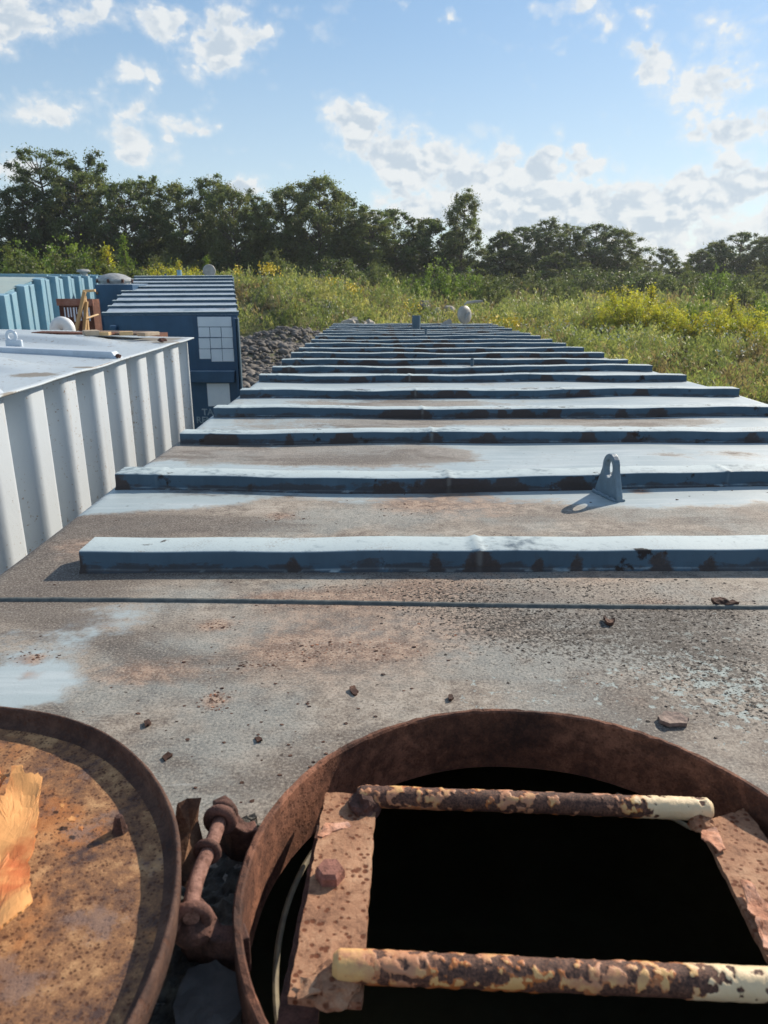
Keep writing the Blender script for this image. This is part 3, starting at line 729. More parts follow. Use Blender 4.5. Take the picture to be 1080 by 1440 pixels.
scale_flake('rust_scale', [(988, 1170), (1006, 1168), (1020, 1200), (1010, 1203), (990, 1190), (984, 1182)], lz_top+.004, M_salmon, seed=6, parent=tank)
scale_flake('rust_scale', [(420, 1378), (452, 1372), (500, 1376), (503, 1395), (450, 1400), (415, 1404)], lz_bot+.002, M_rust_rail, seed=7, parent=tank)

# ---------------- lid lying open on its hinge
LC = (-.4475, .398); LR = .303
vs, fs = [], []; n = 180
lprof = [(.0001, .061), (.10, .061), (.2, .0605), (.27, .061), (.290, .0620), (.2965, .0635), (LR-.0035, .067), (LR-.0030, .078), (LR-.002, .080), (LR, .080), (LR+.0015, .078), (LR, .056), (LR-.01, .050), (.0001, .048)]
P = len(lprof)
for k in range(n):
    t = 2*math.pi*k/n
    for j, (r_, z_) in enumerate(lprof):
        wob = .002*mn.noise(Vector((math.cos(t)*3, math.sin(t)*3, 7)))
        dz = .0012*mn.fractal(Vector((r_*math.cos(t)*20, r_*math.sin(t)*20, 3)), 1, 2, 3) if j < 5 else .0010*mn.noise(Vector((math.cos(t)*25, math.sin(t)*25, j)))
        vs.append((LC[0]+(r_+wob)*math.cos(t), LC[1]+(r_+wob)*math.sin(t), z_+dz))
for k in range(n):
    for j in range(P-1): fs.append((k*P+j, ((k+1) % n)*P+j, ((k+1) % n)*P+j+1, k*P+j+1))
lid = mesh('hatch_lid', vs, fs, [M_rust_lid, M_rust_lidrim], tank, smooth=True)
lid['label'] = 'round rusty hatch lid with a raised rim, lying upside down beside the hatch'
mi = np.zeros(len(lid.data.polygons), int)
for k in range(n): mi[k*(P-1)+4:k*(P-1)+P-1] = 1
lid.data.polygons.foreach_set('material_index', mi)
cpt = RP(168, 1166, .0605)
MB().lathe([(.0075, 0), (.0055, .004), (.0045, .011), (.003, .015), (.0001, .0155)], 7, cpt).build('stud', M_rust_dark, lid, smooth=True)
# chips lying in the lid
# ---------------- hinge between lid and collar
b = MB(); hz_ = .055
pts = [RP(312, 1140, .052), RP(303, 1165, .053), RP(294, 1190, .055), RP(282, 1215, .056), RP(273, 1240, .056), RP(268, 1262, .056), RP(267, 1290, .055)]
b.tube(pts, [.0062]*len(pts), 14).build('hinge_pin', rust_mat('pin_rust', (.07, .035, .026), (.20, .10, .075), (.36, .20, .15), spots=.4, scale=1.5), tank, smooth=True)
def torus(c, axis, r, t, name, m=M_rust_dark, parent=tank, n=20, squash=1.0):
    axis = axis.normalized(); a = axis.orthogonal().normalized(); bb = axis.cross(a); mb = MB()
    pts = [c+(a*math.cos(2*math.pi*k/n)+bb*math.sin(2*math.pi*k/n))*r for k in range(n+1)]
    return mb.tube(pts, t, 10, caps=False).build(name, m, parent, smooth=True)
torus(RP(290, 1196, .055), pts[3]-pts[1], .0085, .0035, 'hinge_collar'); torus(RP(308, 1152, .053), pts[1]-pts[0], .0105, .0048, 'hinge_knuckle')
torus(RP(267, 1290, .050), pts[6]-pts[5], .0115, .0048, 'hinge_knuckle')
torus(RP(314, 1141, .050), pts[1]-pts[0], .0085, .0040, 'hinge_collar')
# split pin ends at the far end of the hinge pin
MB().tube([RP(313, 1142, .056), RP(318, 1134, .063), RP(326, 1138, .060)], .0018, 6).tube([RP(309, 1142, .056), RP(300, 1137, .066), RP(296, 1140, .062)], .0018, 6).build('split_pin', M_rust_dark, tank, smooth=True)
def bracket(pts2, z0, z1, th=.008, name='hinge_bracket'):
    """upright plate following a curve of photo pixels, from height z0 up to z1 (may vary)"""
    P3 = [RP(px, py, (a+b_)/2) for (px, py, a, b_) in pts2]; vs, fs = [], []
    for i, (q, (px, py, a, b_)) in enumerate(zip(P3, pts2)):
        d = (P3[min(i+1, len(P3)-1)]-P3[max(i-1, 0)]); d.z = 0; d.normalize(); s = Vector((-d.y, d.x, 0))*th/2
        vs += [Vector((q.x, q.y, a))+s, Vector((q.x, q.y, a))-s, Vector((q.x, q.y, b_))-s, Vector((q.x, q.y, b_))+s]
    n = len(P3)
    for i in range(n-1):
        for j in range(4): fs.append((i*4+j, i*4+(j+1) % 4, (i+1)*4+(j+1) % 4, (i+1)*4+j))
    fs += [(3, 2, 1, 0), tuple((n-1)*4+j for j in range(4))]
    o = mesh(name, vs, fs, M_rust_dark, tank); bv = o.modifiers.new('bevel', 'BEVEL'); bv.width = .0015; bv.segments = 2; return o
bracket([(262, 1296, .0, .048), (272, 1306, .0, .054), (290, 1320, .0, .046), (305, 1336, .0, .036), (330, 1336, .0, .034), (347, 1330, .0, .034)], 0, 0, .016)
bracket([(308, 1150, .0, .048), (318, 1160, .0, .050), (330, 1178, .0, .040), (345, 1184, .0, .034), (360, 1180, .0, .034)], 0, 0, .014)
lump('hinge_boss', RP(270, 1300, .038), .017, M_rust_dark, tank, 12, .8, amp=.1)
# bent steel tab rising from the lid edge
tb = [RP(244, 1170, .05), RP(248, 1128, .068), RP(262, 1121, .070), RP(282, 1120, .078), RP(279, 1132, .070), RP(277, 1150, .055), RP(284, 1180, .042), RP(276, 1215, .036), RP(262, 1240, .032), RP(252, 1235, .04)]
c0 = sum(tb, Vector())/len(tb); vs = [p_ for p_ in tb]+[c0]+[p_-Vector((.001, .001, .004)) for p_ in tb]+[c0-Vector((0, 0, .004))]
nn_ = len(tb); fs = [(i, (i+1) % nn_, nn_) for i in range(nn_)]+[(nn_+1+(i+1) % nn_, nn_+1+i, 2*nn_+1) for i in range(nn_)]+[(i, nn_+1+i, nn_+1+(i+1) % nn_, (i+1) % nn_) for i in range(nn_)]
mesh('hinge_tab', vs, fs, rust_mat('tab_rust', (.05, .026, .018), (.14, .065, .035), (.26, .15, .08), spots=.4), tank)

M_grit = flat_mat('black_grit', (.012, .010, .009), (.05, .038, .03), 300, .9, .2)
# ---------------- loose things on the near roof
def on_tank(o): o.matrix_world = TM @ o.matrix_world; return o
o = scale_flake('grey_plate', [(262, 1362), (300, 1352), (340, 1378), (338, 1420), (300, 1470), (250, 1475), (242, 1410)], .018, M_puck, th=.006, seed=11, curl=.003)
on_tank(o); tag(o, 'dark grey rounded scrap plate lying in the muck below the hinge', 'scrap')
# mud and debris drift between lid and collar
vs, fs = [], []; nu, nv = 60, 90
for j in range(nv+1):
    for i in range(nu+1):
        x = -.20+.085*i/nu; y = .20+.42*j/nv
        hh = .016*max(0, 1-abs((x+.115)/.075)**2)*float(sm(y, .2, .26))*(1-float(sm(y, .50, .60)))
        if math.hypot(x-HC[0], y-HC[1]) < .247: hh = 0
        hh *= .6+.8*mn.fractal(Vector((x*45, y*45, 1)), 1, 2, 5); hh += .003*mn.fractal(Vector((x*120, y*120, 5)), 1, 2, 3)*(hh > .002)
        vs.append((x, y, hh-.0025))
for j in range(nv):
    for i in range(nu): k = j*(nu+1)+i; fs.append((k, k+1, k+nu+2, k+nu+1))
o = mesh('muck_drift', vs, fs, M_mud, None, smooth=False); on_tank(o); tag(o, 'drift of dark dried muck between the lid and the hatch collar', 'muck', kind='stuff')
# clods and flakes in the muck
def chips(name, centres, m, n, smin, smax, lab, zf=None, flat=.35):
    vs, fs = [], []
    for _ in range(n):
        cx, cy, sx, sy = random.choice(centres)
        x = random.gauss(cx, sx); y = random.gauss(cy, sy)
        if math.hypot(x-HC[0], y-HC[1]) < .262 or math.hypot(x-LC[0], y-LC[1]) < .315: continue
        if any(ry-.014 < y < ry+.085 for ry in rib_y) and x > -.7: continue
        s = random.uniform(smin, smax)*(1 if random.random() < .9 else 1.8); z = float(roof_z(x, y)) if zf is None else zf(x, y)
        k = random.randint(4, 6); ph = random.uniform(0, 6); tx, ty = random.uniform(-.4, .4), random.uniform(-.4, .4)
        base = len(vs); rr_ = [random.uniform(.6, 1.1)*s for _ in range(k)]
        for lv_ in (0, 1):
            for q in range(k):
                a = ph+2*math.pi*q/k; dx, dy = rr_[q]*math.cos(a), rr_[q]*math.sin(a)*.75
                vs.append((x+dx, y+dy, z-.0004+lv_*s*flat*random.uniform(.7, 1.3)+dx*tx*.5*lv_+dy*ty*.5*lv_))
        fs.append(tuple(base+k+q for q in range(k)))
        for q in range(k): fs.append((base+q, base+(q+1) % k, base+k+(q+1) % k, base+k+q))
    o = mesh(name, vs, fs, m); on_tank(o); return tag(o, lab, 'flakes', kind='stuff')
def C(px, py, rx, ry):
    c = RP(px, py); return (c.x, c.y, abs(RP(px+rx, py).x-c.x), abs(RP(px, py-ry).y-c.y))
chips('rust_crumbs', [C(850, 880, 110, 22), C(960, 900, 90, 28), C(740, 880, 60, 18), C(700, 825, 140, 9), C(980, 860, 80, 9), C(1040, 960, 60, 30), C(640, 850, 50, 12)], M_grit, 9500, .0006, .0019, 'fine dark rust crumbs strewn over the right side of the roof')
chips('rust_crumbs', [C(395, 722, 20, 4.5), C(400, 726, 26, 4), C(300, 985, 12, 7), C(430, 910, 40, 7), C(530, 915, 30, 8), C(300, 878, 22, 5), C(400, 848, 60, 6), C(560, 715, 40, 4), C(360, 935, 30, 5), C(45, 922, 20, 6)], M_flake, 620, .0007, .0022, 'dark rust crumbs in small heaps on the brown patches')
chips('rust_crumbs', [C(400, 1000, 160, 50), C(300, 870, 200, 60), C(520, 780, 300, 40), C(700, 690, 250, 14), C(430, 1060, 70, 40)], M_flake, 170, .0012, .0036, 'single dark crumbs scattered thinly over the middle of the roof')
chips('rust_crumbs', [C(300, 985, 10, 6), C(430, 912, 34, 8), C(560, 905, 60, 12), C(900, 690, 6, 1.5), C(905, 960, 60, 14)], M_flake_o, 110, .0008, .0022, 'orange rust crumbs beside the dark ones')
chips('weld_dirt', [C(690, 795, 14, 2), C(420, 797, 8, 1.5), C(640, 797, 6, 1.5), C(965, 800, 10, 1.5), C(790, 797, 5, 1)], M_flake, 10, .002, .003, 'dirt crumbs at the foot of the first rib')
mudc = [(-.115, .40, .02, .05), (-.12, .50, .02, .03), (-.10, .33, .02, .04)]
chips('muck_clods', [C(330, 1178, 9, 6), C(345, 1170, 6, 4), C(350, 1160, 5, 5)], M_mud, 90, .002, .006, 'small dark clods heaped against the hatch collar', flat=.8)
def flake(pts, m, lab, z=0.0, th=.004, seed=0, curl=.002, name='rust_flake', cat='rust flake', group='loose flakes on the near roof'):
    c = RP(*pts[0]); o = scale_flake(name, pts, z+th+float(roof_z(c.x, c.y)), m, th=th, seed=seed, curl=curl); on_tank(o); return tag(o, lab, cat, group)
flake([(924, 1008), (936, 1003), (955, 1005), (968, 1013), (966, 1020), (940, 1021), (928, 1016)], M_slab, 'largest loose flake, pale pinkish grey, behind the right of the hatch', th=.005, seed=21)
flake([(848, 868), (855, 873), (864, 872), (862, 878), (852, 877)], M_flake, 'curled black flake in the lichen just before the seam', th=.005, seed=22, curl=.006)
flake([(489, 966), (497, 964), (502, 971), (498, 977), (491, 971)], M_flake, 'thin dark flake on the bare middle of the roof', th=.003, seed=23)
flake([(628, 978), (634, 977), (637, 982), (630, 985)], M_flake, 'small black clod just behind the middle of the hatch', th=.003, seed=24)
flake([(352, 1010), (357, 1009), (360, 1013), (354, 1015)], M_flake, 'small black chip midway between the lid and the hatch', th=.004, seed=25) if False else None
flake([(201, 1012), (208, 1010), (212, 1016), (204, 1019)], M_flake, 'small black clod beside the far edge of the lid', th=.003, seed=26)
flake([(227, 1062), (236, 1057), (241, 1061), (231, 1067)], M_flake, 'small dark flake close to the right edge of the lid', th=.002, seed=27)
flake([(356, 1036), (364, 1034), (368, 1040), (359, 1042)], M_flake, 'dark chip on the roof left of the hatch collar', th=.002, seed=28)
flake([(1000, 846), (1012, 844), (1030, 846), (1040, 851), (1022, 852), (1006, 851)], M_flake, 'ragged dark flake lying on the weld seam at the right', th=.006, seed=29, curl=.006)
0 and flake([(288, 978), (300, 975), (314, 983), (306, 990), (298, 998), (290, 990)], M_flake_o, 'lumpy orange and black rust scab between the seam and the lid', th=.003, seed=30, curl=.0025)
0 and flake([(380, 716), (395, 718), (412, 724), (418, 731), (400, 735), (384, 728)], M_flake, 'brown blistered rust scab between the first two ribs', th=.002, seed=31, curl=.004)
# torn veneer on the lid
z0 = .074
sp = [(-60, 1130), (-20, 1100), (2, 1127), (8, 1128), (20, 1092), (33, 1090), (38, 1102), (55, 1100), (62, 1103), (56, 1122), (52, 1160), (48, 1190), (40, 1215), (43, 1250), (44, 1278), (50, 1292), (38, 1312), (20, 1330), (2, 1345), (-10, 1375), (-70, 1370)]
o = scale_flake('veneer_scrap', sp, z0, M_scrap, th=.002, seed=41, curl=.016, sub=6, freq=11); on_tank(o); tag(o, 'torn orange-tan scrap of curled veneer lying inside the upturned lid', 'scrap')
o = scale_flake('veneer_scrap', [(-40, 1070), (-6, 1082), (8, 1092), (2, 1104), (-12, 1112), (-45, 1110)], z0+.004, M_scrap, th=.002, seed=43, curl=.008); on_tank(o); tag(o, 'small torn tip of bright veneer at the edge of the lid', 'scrap')
# loose chips in the lid
for i, (px, py, sx, sy, lb) in enumerate([(101, 1151, 5, 3, 'curled yellowish chip in the lid, largest of four'), (113, 1164, 5, 2, 'flat yellowish chip nearest the stud in the lid'), (88, 1130, 3, 2, 'smallest yellowish chip in the lid, behind the curled one'), (22, 1078, 5, 1.5, 'thin yellowish chip above the torn veneer in the lid')]):
    o = scale_flake('paint_chip', [(px-sx, py), (px, py-sy), (px+sx, py-1), (px+sx*.6, py+sy), (px-sx*.5, py+sy)], .064, M_scrap, th=.001, seed=50+i, curl=.003, sub=2); on_tank(o)
    tag(o, lb, 'chip', 'tiny chips in the lid')

# ---------------- far end of the near tank: open hatch lid standing up, with rod
p = RP(652, 458); fy = 11.75; fx = (652-530)/1040*fy*.985
o = thing('folded_hatch', 'x', 'y') if False else None
zc = float(roof_z(fx, fy))
b = MB(); n = 28; R1 = .135
cen = Vector((fx, fy, zc+.045+R1)); ax = Vector((.62, -.78, .12)).normalized(); a1 = ax.orthogonal().normalized(); b1 = ax.cross(a1)
rings = []
for (rr_, off) in ((.0001, .03), (R1*.5, .028), (R1*.85, .018), (R1, .0), (R1, -.035), (R1*.93, -.035), (R1*.9, -.01), (.0001, -.01)):
    rings.append([cen+ax*off+(a1*math.cos(2*math.pi*k/n)+b1*math.sin(2*math.pi*k/n))*rr_ for k in range(n)])
for rg in rings: b.v += [tuple(q) for q in rg]
for i in range(len(rings)-1):
    for k in range(n): b.f.append((i*n+k, i*n+(k+1) % n, (i+1)*n+(k+1) % n, (i+1)*n+k))
far_lid = b.build('far_hatch_lid', M_fibre, tank, smooth=True); far_lid['label'] = 'pale round far hatch lid standing open at the end of the roof'
MB().tube([cen+ax*.03+Vector((-.05, 0, -.12)), cen+ax*.05+Vector((-.01, 0, -.02)), cen+ax*.045+Vector((.03, 0, .03))], [.02, .028, .02], 8).build('clamp', M_galv, far_lid)
top = cen+Vector((0, 0, R1))
MB().tube([top+Vector((-.02, 0, .01)), top+Vector((.02, .0, .045)), top+Vector((.16, 0, .06)), top+Vector((.26, 0, .065))], [.012, .02, .022, .016], 8).build('handle_bar', M_fibre, far_lid)
ring_mesh('far_hatch_collar', (fx-.17, fy-.02), .13, .122, -.02, .045, M_galv, tank, 40)
MB().add([(fx-.40, fy-.05, 0), (fx-.20, fy-.03, 0), (fx-.21, fy+.02, .10), (fx-.24, fy+.03, .12), (fx-.33, fy+.03, .07)], [(0, 1, 2, 3, 4)]).add([(fx-.40, fy+.05, 0), (fx-.20, fy+.05, 0), (fx-.21, fy+.06, .10), (fx-.24, fy+.06, .12), (fx-.33, fy+.06, .07)], [(4, 3, 2, 1, 0)]).build('hatch_guard', M_fibre, tank)

# ------------------------------------------------------------------ white corrugated tank on the left
def hexa_pts(name, bottom, top, m, parent=None, bevel=0):
    return MB().hexa([*bottom, *top]).build(name, m, parent, bevel=bevel)
ZW = EYE-.40
c0 = WZ(265, 475, ZW); c1 = WZ(0, 553, ZW); cb = WZ(0, 469.5, ZW)
du = (c1-c0).normalized(); dw = (cb-c0).normalized()      # along the wall towards the camera / along the far edge
white = thing('storage_tank', 'white tank with corrugated sides standing close beside the near blue roof', 'tank', (c0.x, c0.y, 0), group='steel tanks in the yard')
def WL(s, t, z): return (du*s+dw*t+Vector((0, 0, z)))      # local
LN = 7.6; WD = 2.45
# wall: rolled corrugation
nS = int(LN/.012); vs, fs = [], []
PIT = .305
def corr(s):
    ph = ((s+.02) % PIT)/PIT
    # flat outer land, soft roll in, flat inner land, soft roll out
    return -.10*float(sm(ph, .05, .42)-sm(ph, .56, .72))+.003*mn.noise(Vector((s*2.3, 0, 0)))
nrm_w = Vector((-du.y, du.x, 0)).normalized()
if nrm_w.x < 0: nrm_w = -nrm_w
for i in range(nS+1):
    s = LN*i/nS; p = du*s+nrm_w*(corr(s)-.012)
    for z in (0.15, 1.2, 2.2, ZW-.004): vs.append((p.x+.003*mn.noise(Vector((s*2, z, 3))), p.y, z))
for i in range(nS):
    for j in range(3): fs.append((i*4+j, (i+1)*4+j, (i+1)*4+j+1, i*4+j+1))
M_wwall, wn, wout = mat('white_wall_paint')
wo = wn.coord(); wz_ = wn.xyz(wo)[2]; wa = wn.noise(wo, 2.2, 7, .6); ws = wn.noise(wn.mapping(wo, (9, 9, .55)), 1.0, 7, .62, .3); wf = wn.noise(wo, 70, 5, .65)
wc = wn.mix(wa, (.49, .545, .585), (.56, .605, .635))
run = wn.mul(wn.smooth(wn.add(ws, wn.mul(wn.sub(wf, .5), .15)), .56, .70), wn.smooth(wz_, 1.7, 3.0, .10, .55))
wc = wn.mix(run, wc, wn.mix(wf, (.46, .40, .31), (.36, .26, .17)))
wc = wn.mix(wn.smooth(wn.add(wf, wn.mul(wa, .35)), .80, .85), wc, (.30, .24, .19))
wout(color=wc, rough=.5, normal=wn.bump(wn.add(wn.mul(wa, 1.0), wn.mul(wf, .12)), .25, .02))
mesh('corrugated_wall', vs, fs, M_wwall, white, smooth=True)
# roof sheet with pressed swells
vs, fs = [], []; nu, nv = 190, 70
SW = [(.62, .17, .034), (1.75, .17, .040), (2.9, .17, .036), (4.05, .17, .036)]
def wroof(s, t):
    z = 0
    for (s0, hw, h) in SW:
        z += h*float(sm(hw-abs(s-s0-.12*t*0), 0, .09))*float(sm(t, .10, .55))
    return z+.006*mn.fractal(Vector((s*1.8, t*1.8, 2)), 1, 2, 3)+.03*float(sm(t, 0, 1.2))
for j in range(nv+1):
    for i in range(nu+1):
        s = -.035+(LN+.03)*i/nu; t = -.03+(WD+.05)*j/nv; p = WL(s, t, ZW+wroof(s, max(t, 0))); vs.append(p)
N = len(vs)
for j in range(nv+1):
    for i in range(nu+1): p = vs[j*(nu+1)+i]; vs.append(p-Vector((0, 0, .007)))
for j in range(nv):
    for i in range(nu):
        k = j*(nu+1)+i; fs.append((k, k+1, k+nu+2, k+nu+1)); fs.append((N+k, N+k+nu+1, N+k+nu+2, N+k+1))
for i in range(nu): fs.append((i, N+i, N+i+1, i+1))
for j in range(nv): k = j*(nu+1); fs.append((k, k+nu+1, N+k+nu+1, N+k))
_m, _n2, _out = mat('white_roof_sheet'); M_wr2 = _m
_o3 = _n2.coord(); _a = _n2.noise(_o3, 3, 8, .6); _b3 = _n2.noise(_o3, 40, 6, .65); _sx = _n2.xyz(_o3)
_col = _n2.mix(_a, (.40, .46, .50), (.50, .555, .58))
def spot(cx, cy, rx, ry):
    dx = _n2.math('DIVIDE', _n2.sub(_sx[0], cx), rx); dy = _n2.math('DIVIDE', _n2.sub(_sx[1], cy), ry)
    return _n2.math('EXPONENT', _n2.mul(_n2.add(_n2.mul(dx, dx), _n2.mul(dy, dy)), -1.0))
sp_ = None
for (px, py, rx, ry) in [(225, 477, .16, .16), (232, 481, .10, .10), (48, 528, .10, .07), (118, 516, .06, .05), (20, 553, .04, .06), (150, 503, .05, .04)]:
    q = WZ(px, py, ZW)-c0; f = spot(q.x, q.y, rx, ry); sp_ = f if sp_ is None else _n2.math('MAXIMUM', sp_, f)
_st = _n2.smooth(_n2.add(sp_, _n2.mul(_n2.sub(_b3, .5), .9), _n2.mul(_n2.sub(_a, .5), 1.1), .04), .30, .7)
_col = _n2.mix(_n2.mul(_st, .85), _col, _n2.mix(_b3, (.10, .085, .06), (.24, .20, .15)))
_col = _n2.mix(_n2.smooth(_n2.add(_b3, _n2.mul(_a, .3)), .74, .8), _col, (.26, .24, .21))
_out(color=_col, rough=_n2.add(.38, _n2.mul(_st, .4)), normal=_n2.bump(_b3, .15, .004))
mesh('roof', vs, fs, M_wr2, white, smooth=True)
MB().hexa([WL(0, .01, .15), WL(0, WD, .15), WL(.01, WD, .15), WL(.01, .01, .15), WL(0, .01, ZW-.002), WL(0, WD, ZW-.002), WL(.01, WD, ZW-.002), WL(.01, .01, ZW-.002)]).build('end_wall', M_white, white)
MB().hexa([WL(0, WD, .15), WL(LN, WD, .15), WL(LN, WD+.01, .15), WL(0, WD+.01, .15), WL(0, WD, ZW), WL(LN, WD, ZW), WL(LN, WD+.01, ZW), WL(0, WD+.01, ZW)]).build('side_wall', M_white, white)
for s0 in (1.22, 2.38, 3.5, 4.7):
    h = .028
    MB().hexa([WL(s0-.035, -.015, ZW-.01), WL(s0-.035, WD, ZW+.02), WL(s0+.035, WD, ZW+.02), WL(s0+.035, .0, ZW-.01), WL(s0-.035, .03, ZW+h+.004), WL(s0-.035, WD, ZW+h+.035), WL(s0+.035, WD, ZW+h+.035), WL(s0+.035, .03, ZW+h+.004)]).build('roof_rib', M_wroof, white, bevel=.005)
    lump('rusty_rib_end', WL(s0+.02, .0, ZW+.012), .014, M_rust_dark, white, s0, .7)
# thin rusted drip line under the roof edge
pts = [WL(s, -.006, ZW-.006)+nrm_w*(.012) for s in np.linspace(0, LN, 60)]
MB().tube(pts, [.005+.0015*mn.noise(Vector((i*.9, 0, 0))) for i in range(60)], 6).build('edge_weld', flat_mat('edge_rust', (.16, .11, .08), (.40, .38, .34), 18, .8), white, smooth=True)
# small lug on the white roof
q = WZ(17, 479, ZW+.05)-c0
torus(Vector((q.x, q.y, ZW+.075)), Vector((.1, 1, 0)), .026, .009, 'lifting_eye', M_wroof, white)
MB().box(q.x-.035, q.x+.055, q.y-.012, q.y+.012, ZW+.0, ZW+.055).build('eye_foot', M_wroof, white, bevel=.006)

# things lying on the far edge of the white roof
def plank(px0, px1, py, dy, th, m, lab, lift=.03, rot=0, name='plank', cat='plank', group='scrap on the far edge of the white roof', w=.09):
    a = WZ(px0, py, ZW+lift); b_ = WZ(px1, py+dy, ZW+lift); c = (a+b_)/2; d = b_-a
    o = MB().box(-d.length/2, d.length/2, -w/2, w/2, 0, th).build(name, m, None, bevel=.003)
    o.location = (c.x, c.y, ZW+lift); o.rotation_euler = (R(rot), 0, math.atan2(d.y, d.x)); return tag(o, lab, cat, group)
plank(52, 160, 469, 1.5, .012, M_rust_box, 'long flat rusty steel strip along the far edge of the white roof', .035, w=.12, name='steel_strip', cat='steel strip')
plank(118, 139, 472, -.8, .03, M_wood_old, 'whitish short board, leftmost board on the far edge of the white roof', .045)
plank(141, 155, 471.5, 0, .02, M_wood, 'stubby tan board end lying between two longer boards on the white roof', .045, w=.05)
plank(168, 187, 471.5, -.5, .022, M_wood, 'orange-tan board on the far edge of the white roof', .04, w=.07)
plank(198, 219, 473, -2, .022, M_wood_old, 'pale angled board nearest the stained corner of the white roof', .03, w=.07)
plank(130, 205, 469.5, 1, .015, M_dirtdeck, 'dark dirty sheet lying under the boards on the white roof', .028, w=.2, name='dirty_sheet', cat='sheet')
o = lump('debris_clump', WZ(228, 478, ZW+.02), .028, M_rust_dark, None, 31, .4); tag(o, 'small dark clump of debris on the stained corner of the white roof', 'debris')

# ------------------------------------------------------------------ rusty deck behind the white tank with things on it
ZD = EYE-.74
deck = thing('steel_deck', 'low rusty brown steel deck hidden between the white tank and the navy tank', 'deck', (-3.6, 8.2, 0))
MB().box(-2.1, .72, -2.2, 1.9, ZD-.12, ZD).build('deck_plate', M_rust_box, deck)
for sx in (-1.9, .5):
    for sy in (-2.0, 1.7): MB().box(sx, sx+.12, sy, sy+.12, 0, ZD-.12).build('leg', M_rust_box, deck)
# white gooseneck vent
g0 = WY(80, 470, 7.0); g1 = WY(98, 470, 7.0); rad = (g1.x-g0.x)/2; gc = Vector(((g0.x+g1.x)/2, 7.0, WY(90, 463, 7.0).z))
gn = thing('gooseneck_vent', 'white curved gooseneck vent pipe rising behind the white roof', 'vent pipe', (gc.x, 7.0, ZD))
pts = [Vector((-rad, 0, 0)), Vector((-rad, 0, gc.z-ZD))]+[Vector((-rad*math.cos(R(a)), 0, gc.z-ZD+rad*math.sin(R(a)))) for a in range(15, 181, 15)]
pts.append(Vector((rad, 0, gc.z-ZD-.05)))
b = MB().tube(pts, .056, 18); b.build('pipe', flat_mat('white_pipe_paint', (.62, .64, .64), (.72, .73, .72), 8, .4), gn, smooth=True)
MB().lathe([(.0001, 0), (.10, 0), (.10, .02), (.0001, .02)], 18, (-rad, 0, 0)).build('flange', M_galv, gn)
# rusty open box
Yb = 9.0; q0 = WY(82, 424, Yb); q1 = WY(131, 418, Yb); zt = WY(100, 421, Yb).z
bx = thing('rusty_bin', 'open rust-brown steel bin with white drips, behind the white roof', 'bin', (q0.x, Yb, ZD), -.1)
wid = q1.x-q0.x; hh = zt-ZD
for (x0, x1, y0, y1) in ((0, wid, 0, .02), (0, wid, .16, .18), (0, .02, .02, .16), (wid-.02, wid, .02, .16)): MB().box(x0, x1, y0, y1, 0, hh).build('bin_wall', M_rust_box, bx)
MB().box(-.015, wid+.015, -.018, -.002, hh-.07, hh+.008).build('rim', rust_mat('bin_rim', (.16, .07, .05), (.28, .13, .09), (.38, .22, .17), spots=.2, scale=.1), bx)
for i in range(9):
    x = .06+wid*.8*i/9; ln = random.uniform(.04, .17)
    MB().box(x, x+random.uniform(.008, .022), -.005, -.001, hh-.10-ln, hh-.09).build('paint_drip', M_sheet, bx)
# lumber trestle
Yt = 8.2
tr = thing('timber_trestle', 'raw lumber A-frame trestle leaning in front of the navy box', 'trestle', (WY(120, 440, Yt).x, Yt, ZD))
org = Vector((WY(120, 440, Yt).x, Yt, ZD))
def beam(pa, pb, wpx, name='leg', dy0=0, dy1=0):
    a = WY(*pa, Yt+dy0)-org; b_ = WY(*pb, Yt+dy1)-org; w = wpx*Yt/1068/2
    d = (b_-a).normalized(); s = Vector((0, 1, 0)).cross(d).normalized()*w; t_ = Vector((0, .02, 0))
    MB().hexa([a-s-t_, a+s-t_, a+s+t_, a-s+t_, b_-s-t_, b_+s-t_, b_+s+t_, b_-s+t_]).build(name, M_wood, tr, bevel=.003)
za = 474
beam((105, za), (119, 410), 4.4, dy1=.0); beam((118, za), (121.5, 424), 4.2, dy0=.05, dy1=.05); beam((124.5, za), (119, 416), 3.4, dy0=.12, dy1=.1)
beam((117, 409.5), (134, 408.5), 3.6, 'top_bar', .0, .1); beam((122, 447.5), (138, 442), 2.4, 'cross_stick', .05, .3)

# ------------------------------------------------------------------ navy tank with sloping ribbed roof
def lerp(a, b_, t): return a+(b_-a)*t
YN0, YN1 = 13.8, 19.7
n00, n01 = WY(145, 443.5, YN0), WY(334, 442.5, YN0); n10, n11 = WY(190, 391, YN1), WY(325.5, 390.5, YN1)
navy = thing('storage_tank', 'navy blue tank with a sloping ribbed roof and pale sheets on its end wall', 'tank', (n01.x, n01.y, 0), group='steel tanks in the yard')
O = Vector((n01.x, n01.y, 0))
def NP(u, v, dz=0): return lerp(lerp(n00, n01, u), lerp(n10, n11, u), v)+Vector((0, 0, dz))-O
def proj_y(P):
    P = P-Vector((0, 0, EYE)); zc_ = P.y*_c-P.z*_s; yc = P.y*_s+P.z*_c
    return 720-F*yc/zc_
M_nroof = paint_mat('navy_roof_paint', (.10, .16, .22), (.42, .50, .58), rustamt=.0, chalkamt=.95, scale=.5)
ex = Vector((-1.1, 6.0, 0))
b = MB(); b.add([NP(0, 0), NP(1, 0), NP(1, 1), NP(0, 1), NP(1, 1)+ex, NP(0, 1)+ex], [(0, 1, 2, 3), (3, 2, 4, 5)]); b.build('roof', M_nroof, navy)
fz = lambda p: Vector((p.x, p.y, 0))
A0, B0, A1, B1 = NP(0, 0), NP(1, 0), NP(0, 1)+ex, NP(1, 1)+ex
b = MB(); t_ = .01
